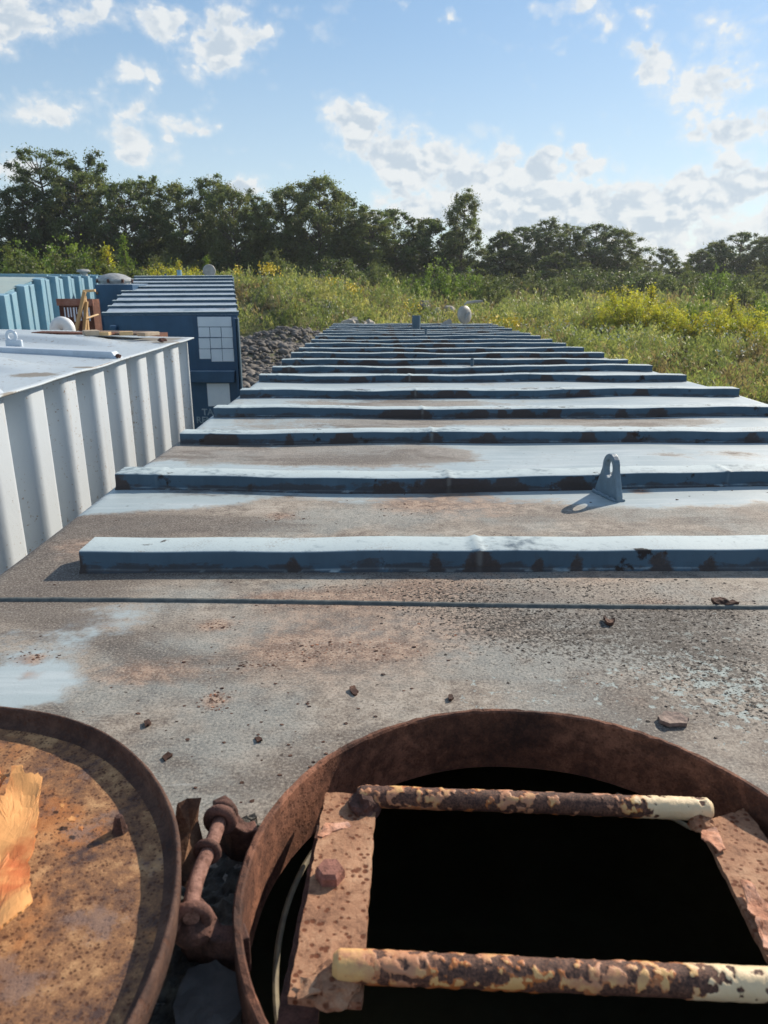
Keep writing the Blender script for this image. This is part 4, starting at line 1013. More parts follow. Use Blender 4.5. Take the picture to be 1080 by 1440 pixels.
b.hexa([fz(A0), fz(B0), fz(B0)+Vector((0, .02, 0)), fz(A0)+Vector((0, .02, 0)), A0-Vector((0, 0, t_)), B0-Vector((0, 0, t_)), B0+Vector((0, .02, -t_)), A0+Vector((0, .02, -t_))]); b.build('end_wall', M_navy, navy)
Bm = NP(1, 1); Am = NP(0, 1)
b = MB(); b.add([fz(B0), fz(Bm), Bm, B0, fz(B1), B1], [(0, 1, 2, 3), (1, 4, 5, 2)]); b.add([fz(A0), fz(Am), Am, A0, fz(A1), A1], [(3, 2, 1, 0), (2, 5, 4, 1)]); b.build('side_wall', M_navy, navy)
for yp in (442.5, 433, 425.4, 418, 411.6, 405.4, 399.6, 394.7, 390.6):
    lo, hi = -.01, 1.01
    for _ in range(40):
        mid_ = (lo+hi)/2
        if proj_y(NP(.5, mid_)+O) > yp: lo = mid_
        else: hi = mid_
    v = max(lo, 0); dv_ = .10/6.0; h = .050
    P8 = [NP(-.012, v, -.02), NP(1.012, v, -.02), NP(1.012, v+dv_, -.02), NP(-.012, v+dv_, -.02), NP(-.012, v, h*.85), NP(1.012, v, h), NP(1.012, v+dv_, h), NP(-.012, v+dv_, h*.85)]
    P8 = [p_+Vector((0, -.012, 0)) for p_ in P8]
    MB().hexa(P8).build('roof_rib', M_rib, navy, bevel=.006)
# end wall details at their real size
def panel(px0, py0, px1, py1, m, name, d=.012, lift=.0, parent=navy, org=O, Yp=YN0, skew=0, bevel=0):
    a = WY(px0, py0, Yp)-org; b_ = WY(px1, py0, Yp)-org; c = WY(px1+skew, py1, Yp)-org; e_ = WY(px0+skew, py1, Yp)-org
    y0, y1 = -lift-d, -lift
    return MB().hexa([(e_.x, y0, e_.z), (c.x, y0, c.z), (c.x, y1, c.z), (e_.x, y1, e_.z), (a.x, y0, a.z), (b_.x, y0, b_.z), (b_.x, y1, b_.z), (a.x, y1, a.z)]).build(name, m, parent, bevel=bevel)
pl = MB(); 
b0 = WY(328.5, 447, YN0)-O
MB().box(b0.x, b0.x+.045, -.07, -.001, 0, b0.z).build('corner_post', M_navy, navy, bevel=.004)
b0 = WY(334.5, 447, YN0)-O
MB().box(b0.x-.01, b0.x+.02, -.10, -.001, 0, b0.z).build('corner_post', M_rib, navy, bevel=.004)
panel(268, 521, 331, 537, M_navy, 'cross_beam', .11, 0, bevel=.01)
panel(277.5, 445.5, 325, 459.3, M_sheet, 'vinyl_sheet', .003, .002, skew=.8)
cols = [(277.8, 293.3), (294.2, 309.3), (310.2, 325.5)]
for (r0, r1, sk) in ((460.3, 474.2, .9), (475.4, 489.8, 1.5)):
    for (a_, e_) in cols: panel(a_+sk, r0+random.uniform(-.3, .4), e_+sk, r1+random.uniform(-.4, .4), M_sheet, 'vinyl_sheet', .003, .002+random.uniform(0, .002), skew=1)
panel(280, 490.8, 295.6, 504.6, M_sheet, 'vinyl_sheet', .003, .003, skew=1)
panel(296.8, 491.0, 312, 508.4, M_sheet, 'vinyl_sheet', .003, .003, skew=1); panel(312.6, 490.6, 328.4, 508.2, M_sheet, 'vinyl_sheet', .003, .002, skew=1)
panel(291, 539, 322.5, 571, M_sheet, 'sign_panel', .004, .012, skew=2.2)
panel(155, 457, 166, 500, M_navy, 'drain_pipe', .09, 0, bevel=.04)
for txt, px, py in (('TANK', 284.5, 583.6), ('RENTALS', 276.5, 594.8)):
    cu = bpy.data.curves.new('lettering', 'FONT'); cu.body = txt; cu.size = 1; cu.extrude = .01; cu.offset = .018
    tmp = bpy.data.objects.new('tmp', cu); COL.objects.link(tmp); dg = bpy.context.evaluated_depsgraph_get()
    me = bpy.data.meshes.new_from_object(tmp.evaluated_get(dg)); bpy.data.objects.remove(tmp)
    s = .171; q = WY(px, py, YN0)-O
    me.transform(Matrix.Translation((q.x, -.008, q.z)) @ Matrix.Rotation(R(90), 4, 'X') @ Matrix.Diagonal((s*.98, s, .3, 1))); me.materials.clear(); me.materials.append(M_letter)
    o = bpy.data.objects.new('lettering', me); link(o, navy); o['label'] = 'pale block letters spelling ' + txt

# box-shaped navy tank end with a domed hatch
Yx = 17.2
x0 = WY(133, 400, Yx); x1 = WY(186, 400, Yx)
nb_ = thing('storage_tank', 'tall navy box end of a tank with a pale domed hatch on top', 'tank', (x0.x, Yx, 0), group='steel tanks in the yard')
W_ = x1.x-x0.x
MB().box(0, W_, 0, 5.5, 0, x0.z).build('tank_shell', M_navy, nb_, bevel=.01)
dx = WY(161, 400, Yx+.6)
MB().lathe([(.36, 0), (.36, .06), (.40, .065), (.40, .10), (.37, .13), (.24, .20), (.10, .235), (.0001, .24)], 32, (dx.x-x0.x, .62, x0.z)).build('domed_hatch', M_galv, nb_, smooth=True)
for t in np.linspace(0, 2*math.pi, 9)[:-1]:
    MB().box(dx.x-x0.x+.40*math.cos(t)-.025, dx.x-x0.x+.40*math.cos(t)+.025, .62+.40*math.sin(t)-.02, .62+.40*math.sin(t)+.02, x0.z+.03, x0.z+.11).build('hatch_dog', M_rust_dark, nb_)
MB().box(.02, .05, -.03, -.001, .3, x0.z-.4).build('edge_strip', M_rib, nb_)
for zz in (-.18, -.62): lump('rust_knob', (.04, -.02, x0.z+zz), .03, M_rust_rail, nb_, 3)
# small fittings on the navy roof and on the sky-blue roof
NT_ = NP(1, 1)
q = WY(295, 389, 20.4)-O
fl = thing('folded_vent_lid', 'round grey hatch lid standing open at the far end of the navy roof', 'hatch lid', (q.x+O.x, 20.4, NT_.z+O.z))
ax = Vector((.35, -.93, .05)).normalized(); a1 = ax.orthogonal().normalized(); b1 = ax.cross(a1); cen = Vector((0, 0, .17)); b = MB(); n = 24
for (rr_, off) in ((.0001, .03), (.08, .028), (.15, .01), (.165, -.02), (.15, -.03), (.0001, -.03)):
    b.v += [tuple(cen+ax*off+(a1*math.cos(2*math.pi*k/n)+b1*math.sin(2*math.pi*k/n))*rr_) for k in range(n)]
for i in range(5):
    for k in range(n): b.f.append((i*n+k, i*n+(k+1) % n, (i+1)*n+(k+1) % n, (i+1)*n+k))
b.build('lid', M_fibre, fl, smooth=True); MB().box(-.05, .05, .02, .08, -.02, .10).build('hinge', M_galv, fl)
def stub(px, py, Yq, r, h, m, lab, z=None):
    q = WY(px, py, Yq); o = MB().lathe([(r, -.1), (r, h), (r*.75, h), (r*.75, h-.03), (.0001, h-.03)], 16).build('vent_pipe', m, None, smooth=True)
    o.location = (q.x, Yq, z if z is not None else q.z); return tag(o, lab, 'vent pipe')
stub(252.5, 389, 20.6, .06, .19, M_sky, 'short blue vent pipe on the far edge of the navy roof', NT_.z)
stub(233, 389.5, 20.8, .03, .10, M_rib, 'thin stub of pipe left of the blue vent pipe on the navy roof', NT_.z)

# ------------------------------------------------------------------ sky-blue ribbed tank, far left
u_ = Vector((-.207, 1, 0)).normalized(); n_r = Vector((u_.y, -u_.x, 0)); base = Vector((-6.0, 12, 0))
skyt = thing('storage_tank', 'sky-blue tank with tall upright side ribs at the left edge', 'tank', tuple(base), group='steel tanks in the yard')
def ztop(s): return EYE+float(np.interp(s, [-6, 0, .6, 2.6, 3.2, 12], [-.62, -.32, -.25, -.09, -.07, -.07]))
b = MB(); vs, fs = [], []
ss = list(np.linspace(-6, 11.2, 60))
for s in ss: p = u_*s; vs += [(p.x, p.y, .1), (p.x, p.y, ztop(s))]
for i in range(len(ss)-1): fs.append((2*i, 2*i+2, 2*i+3, 2*i+1))
e_ = u_*11.2; e2 = e_-n_r*2.4; k = len(vs); vs += [(e_.x, e_.y, .1), (e_.x, e_.y, ztop(11)), (e2.x, e2.y, ztop(11)), (e2.x, e2.y, .1)]; fs.append((k, k+3, k+2, k+1))
mesh('side_wall', vs, fs, M_sky, skyt)
vs, fs = [], []
for s in ss: p = u_*s+n_r*.03; q = u_*s-n_r*2.4; vs += [(p.x, p.y, ztop(s)+.004), (q.x, q.y, ztop(s)+.03)]
for i in range(len(ss)-1): fs.append((2*i+1, 2*i, 2*i+2, 2*i+3))
mesh('roof', vs, fs, M_skyroof, skyt)
s = -5.4; kk = 0
rib0 = None
while s < 11.0:
    wd = .30; pr = .15 if kk % 2 == 0 else .10
    p0, p1 = u_*s, u_*(s+wd); z0_, z1_ = ztop(s)+(.03 if kk % 2 == 0 else -.02), ztop(s+wd)+(.03 if kk % 2 == 0 else -.02)
    MB().hexa([p0+n_r*.002, p0+n_r*pr, p1+n_r*pr, p1+n_r*.002]+[Vector((v.x, v.y, z)) for v, z in ((p0+n_r*.002, z0_), (p0+n_r*pr, z0_-.015), (p1+n_r*pr, z1_-.015), (p1+n_r*.002, z1_))]).build('side_rib', M_sky, skyt, bevel=.008)
    if s > 2.4 and kk % 2 == 0:
        MB().hexa([p0+Vector((0, 0, z0_-.03)), p0-n_r*2.3+Vector((0, 0, z0_)), p0-n_r*2.3+u_*.10+Vector((0, 0, z0_)), p0+u_*.10+Vector((0, 0, z0_-.03)),
                   p0+Vector((0, 0, z0_+.02)), p0-n_r*2.3+Vector((0, 0, z0_+.045)), p0-n_r*2.3+u_*.10+Vector((0, 0, z0_+.045)), p0+u_*.10+Vector((0, 0, z0_+.02))]).build('roof_rib', M_sky, skyt)
    s += .64; kk += 1
q = WY(118, 387, 19.5)
o = MB().lathe([(.09, -.08), (.09, .07), (.16, .08), (.17, .10), (.12, .145), (.0001, .155)], 20).build('mushroom_vent', M_galv, None, smooth=True)
o.location = (q.x, 19.5, EYE-.04); tag(o, 'grey mushroom vent cap on the flat roof of the sky-blue tank', 'vent')

# ------------------------------------------------------------------ rubble, rocks
M_rub = flat_mat('broken_asphalt', (.085, .078, .072), (.19, .175, .16), 1.6, .95, .7, .03)
def chunk_field(name, spots_, n, smin, smax, m, lab):
    bmi = bmesh.new(); bmesh.ops.create_icosphere(bmi, subdivisions=1, radius=1)
    bv_ = np.array([v.co[:] for v in bmi.verts]); bf = np.array([[v.index for v in f.verts] for f in bmi.faces]); bmi.free()
    V_, F_ = [], []; 
    for i in range(n):
        cx, cy, sx, sy = random.choice(spots_); x = random.uniform(cx-sx, cx+sx); y = random.uniform(cy-sy, cy+sy)
        s = smin+(smax-smin)*random.random()**3.5
        j = bv_*rng.uniform(.45, 1.3, (len(bv_), 1))*np.array([1, rng.uniform(.6, 1), rng.uniform(.45, .8)])*s
        a = rng.uniform(0, 6.28); ca, sa = math.cos(a), math.sin(a); rot = np.array([[ca, -sa, 0], [sa, ca, 0], [0, 0, 1]])
        V_.append(j@rot.T+[x, y, float(ground_z(x, y))+s*.15]); F_.append(bf+len(bv_)*i)
    o = mesh(name, np.concatenate(V_), np.concatenate(F_), m); return tag(o, lab, 'rubble', kind='stuff')
chunk_field('rubble', [(-5.6, 36, 3.6, 4.5), (-4.6, 29, 2.6, 4.5), (-4.4, 24, 2.0, 3.5)], 9000, .03, .26, M_rub, 'broken grey asphalt rubble heaped between the navy tank and the near tank')
chunk_field('rubble', [(-4.2, 22, 2.4, 3.4), (-4.4, 26, 2.4, 3.0)], 1500, .02, .10, M_rock, 'small pale stones scattered at the near foot of the rubble')
def rock(px, py, Yr, r, lab, seed, flat=.75, m=M_rock, group=None):
    q = WY(px, py, Yr); z = float(ground_z(q.x, Yr))
    o = lump('rock', (q.x, Yr, z+r*.35), r, m, None, seed, flat, 2, .55, 1.1); o.rotation_euler = (0, 0, seed); return tag(o, lab, 'rock', group)
gA = 'pale rocks heaped beyond the far end of the near tank'
for i, (px, r, lab) in enumerate([(482, .22, 'leftmost small rock of the pale heap beyond the near tank'), (492, .34, 'broad grey rock at the left of the pale heap'), (503, .30, 'peaked pale rock on top of the heap beyond the tank'),
        (512, .24, 'small tan rock right of the peaked rock'), (519, .30, 'cream rock right of the middle of the heap'), (527, .22, 'angular pale rock near the right end of the heap'), (537, .14, 'smallest rock at the right end of the pale heap'), (555, .12, 'single little rock just left of the stub pipe')]):
    rock(px, 452, 32.6+.2*(i % 3), r, lab, 60+i, group=gA)
gB = 'rocks on the rise in the weedy field'
for i, (px, Yr, r, lab, mm) in enumerate([(597, 50, .62, 'dark grey upright boulder in the weeds, leftmost on the rise', M_rub), (615, 49.5, .34, 'low grey rock right of the dark boulder', M_rock), (632, 50, .50, 'flat pale boulder in the middle of the rise', M_rock), (645, 49.5, .42, 'pale boulder above the far hatch lid', M_rock), (663, 50, .34, 'brownish rock at the right end of the rise', M_rock), (652, 51, .5, 'tan rock lying behind the others on the rise', M_rock)]):
    rock(px, 425, Yr, r, lab, 80+i, .8, mm, gB)
rock(905, 468, 33, .26, 'dark rock half hidden in weeds right of the near tank', 95, .6, M_rub)
rock(890, 520, 24, .22, 'grey lump on the ground close beside the near tank', 96, .6, M_rub)

# ------------------------------------------------------------------ vegetation
def quads(centers, sizes, tint, aspect=1.0, up=0.0):
    """random leaf quads, numpy: returns verts, faces, tints"""
    n = len(centers); d = rng.normal(size=(n, 3)); d[:, 2] *= (1-up); d /= np.linalg.norm(d, axis=1, keepdims=True)
    e = rng.normal(size=(n, 3)); e -= (e*d).sum(1, keepdims=True)*d; e /= np.linalg.norm(e, axis=1, keepdims=True)
    f = np.cross(d, e); s = sizes[:, None]*.5
    # kite shaped leaves
    v = np.stack([centers+e*s*1.15, centers+f*s*aspect*.8, centers-e*s*1.15, centers-f*s*aspect*.8], 1).reshape(-1, 3)
    fa = np.arange(n*4).reshape(n, 4); return v, fa, np.repeat(tint, 4, axis=0)
LF_dark = leaf_mat('leaves_dark', (.085, .120, .052), (.130, .165, .070), .44)
LF_mid = leaf_mat('leaves_mid', (.11, .145, .058), (.165, .19, .078), .44)
LF_bright = leaf_mat('leaves_bright', (.13, .21, .045), (.20, .27, .06), .45)
LF_yellow = leaf_mat('leaves_yellow_green', (.34, .36, .05), (.55, .47, .06), .5)
LF_olive = leaf_mat('leaves_olive', (.080, .080, .035), (.125, .105, .05), .35)
def crown_mesh(name, clusters, per, leaf, lm, var=.28, asp=.8, flat=1.0):
    Cn, Sz, Ti = [], [], []
    for (c, r) in clusters:
        k = int(per*(r**1.6)); d = rng.normal(size=(k, 3)); d /= np.linalg.norm(d, axis=1, keepdims=True)
        an = np.array([rng.uniform(.7, 1.5), rng.uniform(.7, 1.5), rng.uniform(.55, 1.05)*flat/.8]); p = d*(r*np.abs(rng.normal(0, .62, (k, 1)))+.12*r)*an+np.array(c)
        Cn.append(p); Sz.append(leaf*rng.uniform(.6, 1.35, k)); t = rng.uniform(1-var, 1+var)
        tt = np.clip(t*rng.uniform(.8, 1.2, (k, 1)), .3, 2)*np.array([[1+rng.uniform(-.08, .12), 1, 1]]); Ti.append(np.c_[tt, np.ones(k)])
    v, f, t = quads(np.concatenate(Cn), np.concatenate(Sz), np.concatenate(Ti), asp)
    me_o = mesh(name, v, f, lm, attrs={'tint': t}); me = me_o.data; bpy.data.objects.remove(me_o); return me
def tree_proto(h, w, style, lm, leaf=.30, seed=0):
    r_ = random.Random(seed); cl = []; mb = MB()
    trunk_h = h*(.32 if style != 'full' else .18)
    lean = Vector((r_.uniform(-.06, .06), r_.uniform(-.04, .04), 0))*h
    pts = [Vector((0, 0, -.3)), Vector((0, 0, h*.15)), lean*.3+Vector((0, 0, h*.4)), lean*.7+Vector((0, 0, h*.7)), lean+Vector((0, 0, h*.93))]
    mb.tube(pts, [h*.020, h*.017, h*.013, h*.008, h*.003], 8)
    nb_ = {'tall': 58, 'round': 66, 'feather': 60, 'full': 76}[style]
    for i in range(nb_):
        f = (i+.5)/nb_; z = trunk_h+(h-trunk_h)*f*.97
        if style == 'tall': env = .5+.5*math.sin(math.pi*min(1, f*.9+.15))
        elif style == 'round': env = math.sqrt(max(.05, 1-(2*f-.95)**2))
        elif style == 'feather': env = .45+.6*f*(1.25-f)*1.6
        else: env = math.sqrt(max(.06, 1-(f*1.02)**2.6))
        a = i*2.4+r_.uniform(-.6, .6); rad = w*.5*env*r_.uniform(.35, 1.0)
        c = Vector((math.cos(a)*rad, math.sin(a)*rad, z))+lean*f
        rr_ = h*.056*r_.uniform(.55, 1.5)*(1.15-.35*f)
        cl.append((c, rr_))
        if r_.random() < .6: cl.append((c+Vector((r_.uniform(-1, 1)*rr_, r_.uniform(-1, 1)*rr_, r_.uniform(-.2, .9)*rr_)), rr_*.6))
        st = pts[2]*(1-f)+pts[4]*f if f > .3 else pts[1]*(1-f)+pts[3]*f; st = Vector((lean.x*f, lean.y*f, max(h*.15, z-rad*.7)))
        mb.tube([st, (st+c)/2+Vector((0, 0, -.02*h)), c], [h*.006, h*.004, h*.0018], 5, caps=False)
    flat = .62 if style == 'feather' else .8
    cm = crown_mesh('crown', cl, 430*(15/h)**1.6, leaf*.74, lm, flat=flat)
    to = mb.build('trunk', M_bark, None, smooth=True); tm = to.data; bpy.data.objects.remove(to)
    return cm, tm, h, w
def place_tree(pr, x, y, h, w, rz, label, group, name='broadleaf_tree', cat='tree', sink=.2):
    cm, tm, h0, w0 = pr; z = float(ground_z(x, y))-sink
    r = thing(name, label, cat, (x, y, z), rz, group); r.scale = (w/w0, w/w0, h/h0)
    link(bpy.data.objects.new('trunk', tm), r); link(bpy.data.objects.new('crown', cm), r); return r
P_ = {k: tree_proto(*a) for k, a in {
    'tallA': (15, 8, 'tall', LF_dark, .30, 1), 'tallB': (16, 8.5, 'feather', LF_dark, .28, 2), 'roundA': (14, 10, 'round', LF_mid, .30, 3), 'roundB': (13, 9, 'round', LF_dark, .30, 4),
    'featherA': (14, 9, 'feather', LF_mid, .27, 5), 'fullA': (9, 8, 'full', LF_dark, .28, 6), 'fullB': (9, 9, 'full', LF_mid, .27, 7), 'tallC': (14, 6.5, 'tall', LF_mid, .28, 8)}.items()}
FRONT = [(-70, 262, 84, 'roundA'), (-15, 252, 86, 'tallA'), (32, 262, 88, 'roundB'), (62, 213, 90, 'tallB'), (98, 236, 88, 'featherA'), (127, 221, 92, 'tallA'), (172, 257, 88, 'roundB'), (205, 248, 92, 'featherA'),
    (250, 258, 90, 'roundA'), (292, 251, 92, 'tallC'), (328, 268, 88, 'roundA'), (362, 272, 94, 'tallA'), (398, 263, 92, 'roundA'), (445, 249, 90, 'roundA'), (482, 272, 93, 'roundB'), (518, 290, 90, 'featherA'), (556, 293, 94, 'roundB'),
    (602, 308, 98, 'fullA'), (650, 272, 96, 'tallC'), (705, 326, 105, 'fullA'), (738, 318, 108, 'roundB'), (768, 309, 106, 'tallA'), (802, 314, 108, 'featherA'), (836, 314, 106, 'roundB'), (874, 322, 108, 'roundA'), (932, 348, 116, 'fullB'), (985, 352, 112, 'fullA'),
    (1010, 340, 118, 'fullB'), (1042, 326, 116, 'roundB'), (1078, 332, 112, 'roundA'), (1120, 322, 108, 'roundB'), (1165, 330, 110, 'tallA')]
LAB = ['wide tree at the left end of the wood, mostly outside the picture', 'dark tree cut by the left edge above the sky-blue tank', 'rounded dark tree under the tallest one at far left', 'tallest tree of the wood, feathery top, far left', 'airy tree filling the gap between the two tallest tops',
    'second tallest tree with a leaning tufted top, left', 'dark rounded tree right of the two tallest', 'loose feathery tree above the navy tank', 'broad tree above the right part of the navy tank', 'slim upright tree with a pointed tuft above the navy tank corner', 'olive tree just right of the slim pointed one',
    'narrow dark tree left of the great round crown', 'lower shoulder tree touching the great round crown from the left', 'great round crown standing highest in the middle of the wood', 'dark tree on the right shoulder of the great round crown', 'feathery lower tree above the pale rock heap',
    'dark dome-shaped tree left of the lone fluffy tree', 'low bushy tree at the foot of the lone fluffy tree', 'lone fluffy tree on a bare trunk standing above its neighbours', 'low dark tree right of the lone fluffy tree', 'round tree starting the right-hand row of the wood',
    'upright tree, highest of the right-hand row', 'feathery tree in the middle of the right-hand row', 'dark round tree, fourth of the right-hand row', 'wide tree ending the right-hand row before the sky gap', 'small distant tree alone in the sky gap', 'low distant shrubby tree right of the sky gap',
    'low bushy tree before the far right clump', 'round-topped tree crowning the far right clump', 'tree at the right edge of the picture', 'dark tree just past the right edge', 'upright tree well past the right edge']
for (px, py, Yt_, k), lb in zip(FRONT, LAB):
    q = WY(px, py, Yt_); z0_ = float(ground_z(q.x, Yt_)); h = q.z-z0_; pr = P_[k]
    w = pr[3]*h/pr[2]*random.uniform(.92, 1.12)
    if h < 10: w *= 1.25
    if 'lone' in lb and 'foot' not in lb: w *= .92
    place_tree(pr, q.x, Yt_, h*1.02, w, random.uniform(0, 6.28), lb, 'trees of the wood behind the field')
SHORT = ['the far left end tree', 'the dark tree at the left edge', 'the rounded tree under the tallest', 'the tallest feathery tree', 'the gap between the two tallest tops', 'the second tallest leaning tree',
    'the rounded tree beyond the two tallest', 'the feathery tree over the navy tank', 'the broad tree over the navy tank', 'the slim tufted tree', 'the olive tree beside the slim one', 'the narrow dark tree', 'the left shoulder of the great crown',
    'the great round crown', 'the right shoulder of the great crown', 'the feathery tree over the rock heap', 'the dome-shaped tree', 'the bush by the lone fluffy tree', 'the lone fluffy tree', 'the low tree beyond the fluffy one', 'the first tree of the right row',
    'the upright tree of the right row', 'the feathery tree of the right row', 'the fourth tree of the right row', 'the last wide tree of the right row', 'the small tree in the sky gap', 'the shrubby tree beyond the sky gap', 'the bushy tree before the far right clump',
    'the top of the far right clump', 'the right edge tree', 'the dark tree past the right edge', 'the upright tree past the right edge']
USED = {}
def near_label(px, what, rel):
    k = min(range(len(FRONT)), key=lambda i: abs(FRONT[i][0]-px)); side = 'left of ' if px < FRONT[k][0]-6 else ('right of ' if px > FRONT[k][0]+6 else rel)
    base = what+' '+side+SHORT[k]; USED[base] = USED.get(base, 0)+1
    return base if USED[base] == 1 else base+', the '+['lower', 'fuller', 'darker'][USED[base]-2]+' one'
# further rows of the wood
for i in range(34):
    px = -90+i*38+random.uniform(-12, 12); Yt_ = random.uniform(100, 118)
    top = np.interp(px, [-100, 150, 400, 560, 680, 740, 880, 960, 1100, 1300], [330, 332, 330, 342, 360, 350, 360, 376, 364, 360])+random.uniform(-6, 8)
    q = WY(px, top, Yt_); h = q.z-float(ground_z(q.x, Yt_))
    pr = P_[random.choice(['fullA', 'fullB', 'roundB', 'roundA', 'fullA'])]
    place_tree(pr, q.x, Yt_, h, max(9, pr[3]*h/pr[2]*1.15), random.uniform(0, 6.28), near_label(px, 'deep-set dark tree', 'behind '), 'trees deeper in the wood')
# undergrowth shrubs at the edge of the wood
def shrub_proto(h, w, lm, leaf, n, seed, spire=False, per=420):
    r_ = random.Random(seed); cl = []; mb = MB()
    for i in range(n):
        a = r_.uniform(0, 6.28)
        if spire:
            f = i/n; rad = w*.5*(1-f)*r_.uniform(.2, 1); c = Vector((math.cos(a)*rad, math.sin(a)*rad, h*(.12+.86*f))); rr_ = h*.10*(1.1-.6*f)
        else:
            f = r_.random(); rad = w*.5*math.sqrt(r_.random()); zz = h*(1-.55*(2*rad/w)**2)*r_.uniform(.25, .97); c = Vector((math.cos(a)*rad, math.sin(a)*rad, zz)); rr_ = h*.13*r_.uniform(.6, 1.3)
        cl.append((c, rr_)); mb.tube([Vector((c.x*.15, c.y*.15, -.1)), Vector((c.x*.5, c.y*.5, c.z*.55)), c], [h*.012, h*.008, h*.003], 4, caps=False)
    cm = crown_mesh('crown', cl, per*(1/(h*.13))**1.6*.30, leaf*.85, lm, var=.25, asp=.7)
    to = mb.build('stem', M_bark, None); tm = to.data; bpy.data.objects.remove(to); return cm, tm, h, w
SP = {'dark': shrub_proto(4.5, 6, LF_dark, .22, 46, 11), 'mid': shrub_proto(4, 5.5, LF_mid, .20, 44, 12), 'bright': shrub_proto(3.5, 4.2, LF_bright, .17, 40, 13), 'spire': shrub_proto(5, 2.2, LF_bright, .17, 44, 14, True),
      'yellow': shrub_proto(2.8, 2.6, LF_yellow, .115, 46, 15, per=330), 'olive': shrub_proto(1.6, 1.9, LF_olive, .085, 40, 16, per=330), 'yspire': shrub_proto(3, 1.3, LF_yellow, .11, 40, 17, True, per=300)}
def place_shrub(k, px, top, Ys, wf, label, group, name='shrub', cat='shrub'):
    q = WY(px, top, Ys); z0_ = float(ground_z(q.x, Ys)); h = max(q.z-z0_, .8); cm, tm, h0, w0 = SP[k]
    r = thing(name, label, cat, (q.x, Ys, z0_-.1), random.uniform(0, 6.28), group); w = wf*w0*h/h0; r.scale = (w/w0, w/w0, h/h0)
    link(bpy.data.objects.new('stem', tm), r); link(bpy.data.objects.new('crown', cm), r); return r
for i in range(40):
    px = -80+i*32+random.uniform(-8, 8); Ys = random.uniform(80, 92)
    top = np.interp(px, [-80, 200, 420, 560, 700, 860, 1000, 1150], [348, 350, 356, 378, 384, 380, 386, 380])+random.uniform(-12, 8)
    place_shrub(random.choice(['dark', 'dark', 'mid']), px, top, Ys, random.uniform(1.1, 1.5), near_label(px, 'thicket shrub', 'at the foot of '), 'thicket at the foot of the wood')
gS = 'lighter shrubs in front of the wood'
for (k, px, top, Ys, wf, lb) in [('bright', 26, 336, 52, .9, 'light green shrub above the left end of the sky-blue tank'), ('mid', 2, 345, 47, 1.0, 'grey-green shrub at the left edge of the picture'), ('mid', 62, 352, 46, 1.0, 'round mid-green shrub left of the brighter bush'),
      ('bright', 88, 329, 50, .9, 'fresh green bush with upright shoots above the mushroom vent'), ('spire', 172, 326, 50, 1.0, 'pointed bright sapling rising above the navy box'), ('mid', 130, 350, 48, 1.0, 'silvery green shrub left of the pointed sapling'),
      ('yspire', 148, 340, 48, 1.4, 'yellowish leafy sapling beside the pointed one'), ('mid', 205, 358, 50, 1.1, 'wide mid-green shrub right of the pointed sapling'), ('yellow', 226, 362, 47, 1.0, 'low yellow-green shrub behind the navy roof'), ('yspire', 250, 362, 50, 1.3, 'slim yellowish shoot behind the navy roof'),
      ('spire', 290, 356, 47, .9, 'bright upright sapling behind the grey disc lid'), ('yellow', 268, 366, 46, .9, 'yellow-green shrub left of the grey disc lid'),
      ('mid', 388, 350, 70, .8, 'grey-green shrub in front of the wood right of the navy tank'), ('mid', 520, 368, 70, .8, 'mid-green shrub left of the two brightest bushes'), ('bright', 548, 382, 64, .7, 'small light green bush at the foot of the wood'), ('bright', 580, 384, 62, .75, 'brightest low bush in the middle of the field edge'),
      ('bright', 618, 361, 68, .8, 'tall light green bush under the lone fluffy tree'), ('bright', 662, 376, 66, .75, 'light green bush just right of the lone fluffy tree'), ('mid', 690, 384, 66, .8, 'darker little bush right of the light green ones'), ('mid', 798, 388, 64, .8, 'pale star-leaved bush at the far edge of the field'),
      ('mid', 905, 366, 84, .9, 'wide olive bush before the sky gap'), ('mid', 960, 372, 78, .9, 'round green bush under the sky gap'), ('bright', 1010, 372, 66, .8, 'light bushy sapling behind the yellow shrubs at right'), ('mid', 1050, 384, 60, .9, 'grey-green shrub at the right edge behind the yellow shrubs')]:
    place_shrub(k, px, top, Ys, wf, lb, gS)
gY = 'yellow-green shrubs in the right of the field'
for (k, px, top, Ys, wf, lb) in [('yellow', 878, 392, 44, 1.0, 'tallest yellow-green shrub, leftmost of the right-hand clump'), ('yellow', 905, 402, 42, 1.1, 'yellow shrub second in the right-hand clump'), ('yspire', 918, 396, 44, 1.4, 'upright yellow shoot rising in the clump'), ('yellow', 938, 412, 41, 1.0, 'bushy yellow-green shrub in the middle of the clump'),
      ('bright', 985, 414, 41, .8, 'greener shrub right of the middle of the clump'), ('yellow', 968, 426, 39, 1.0, 'low yellow shrub in front of the greener one'), ('yellow', 1010, 422, 39, 1.0, 'golden shrub near the right of the clump'), ('yspire', 1032, 410, 42, 1.4, 'slim yellow-green shoot near the right edge'),
      ('yellow', 1056, 420, 37, 1.0, 'yellow-green shrub touching the right edge'), ('bright', 1078, 412, 41, .8, 'green shrub cut by the right edge of the picture'), ('yellow', 856, 424, 42, .9, 'low yellow shrub at the left foot of the clump'), ('yellow', 1090, 440, 33, .9, 'yellow shrub just past the right edge')]:
    place_shrub(k, px, top, Ys, wf, lb, gY)
gO = 'brownish shrubs beside the near tank'
for (px, top, Ys, wf, lb) in [(958, 482, 26, 1.2, 'brown-leaved shrub nearest the right side of the near tank'), (1000, 500, 24.5, 1.1, 'dusty olive shrub right of the brown-leaved one'), (1042, 492, 26, 1.1, 'olive shrub with pale flower heads near the right edge'), (1076, 512, 23, 1.1, 'low olive shrub at the right edge beside the tank'), (925, 506, 26, .9, 'small olive shrub against the side of the near tank')]:
    place_shrub('olive', px, top, Ys, wf, lb, gO)

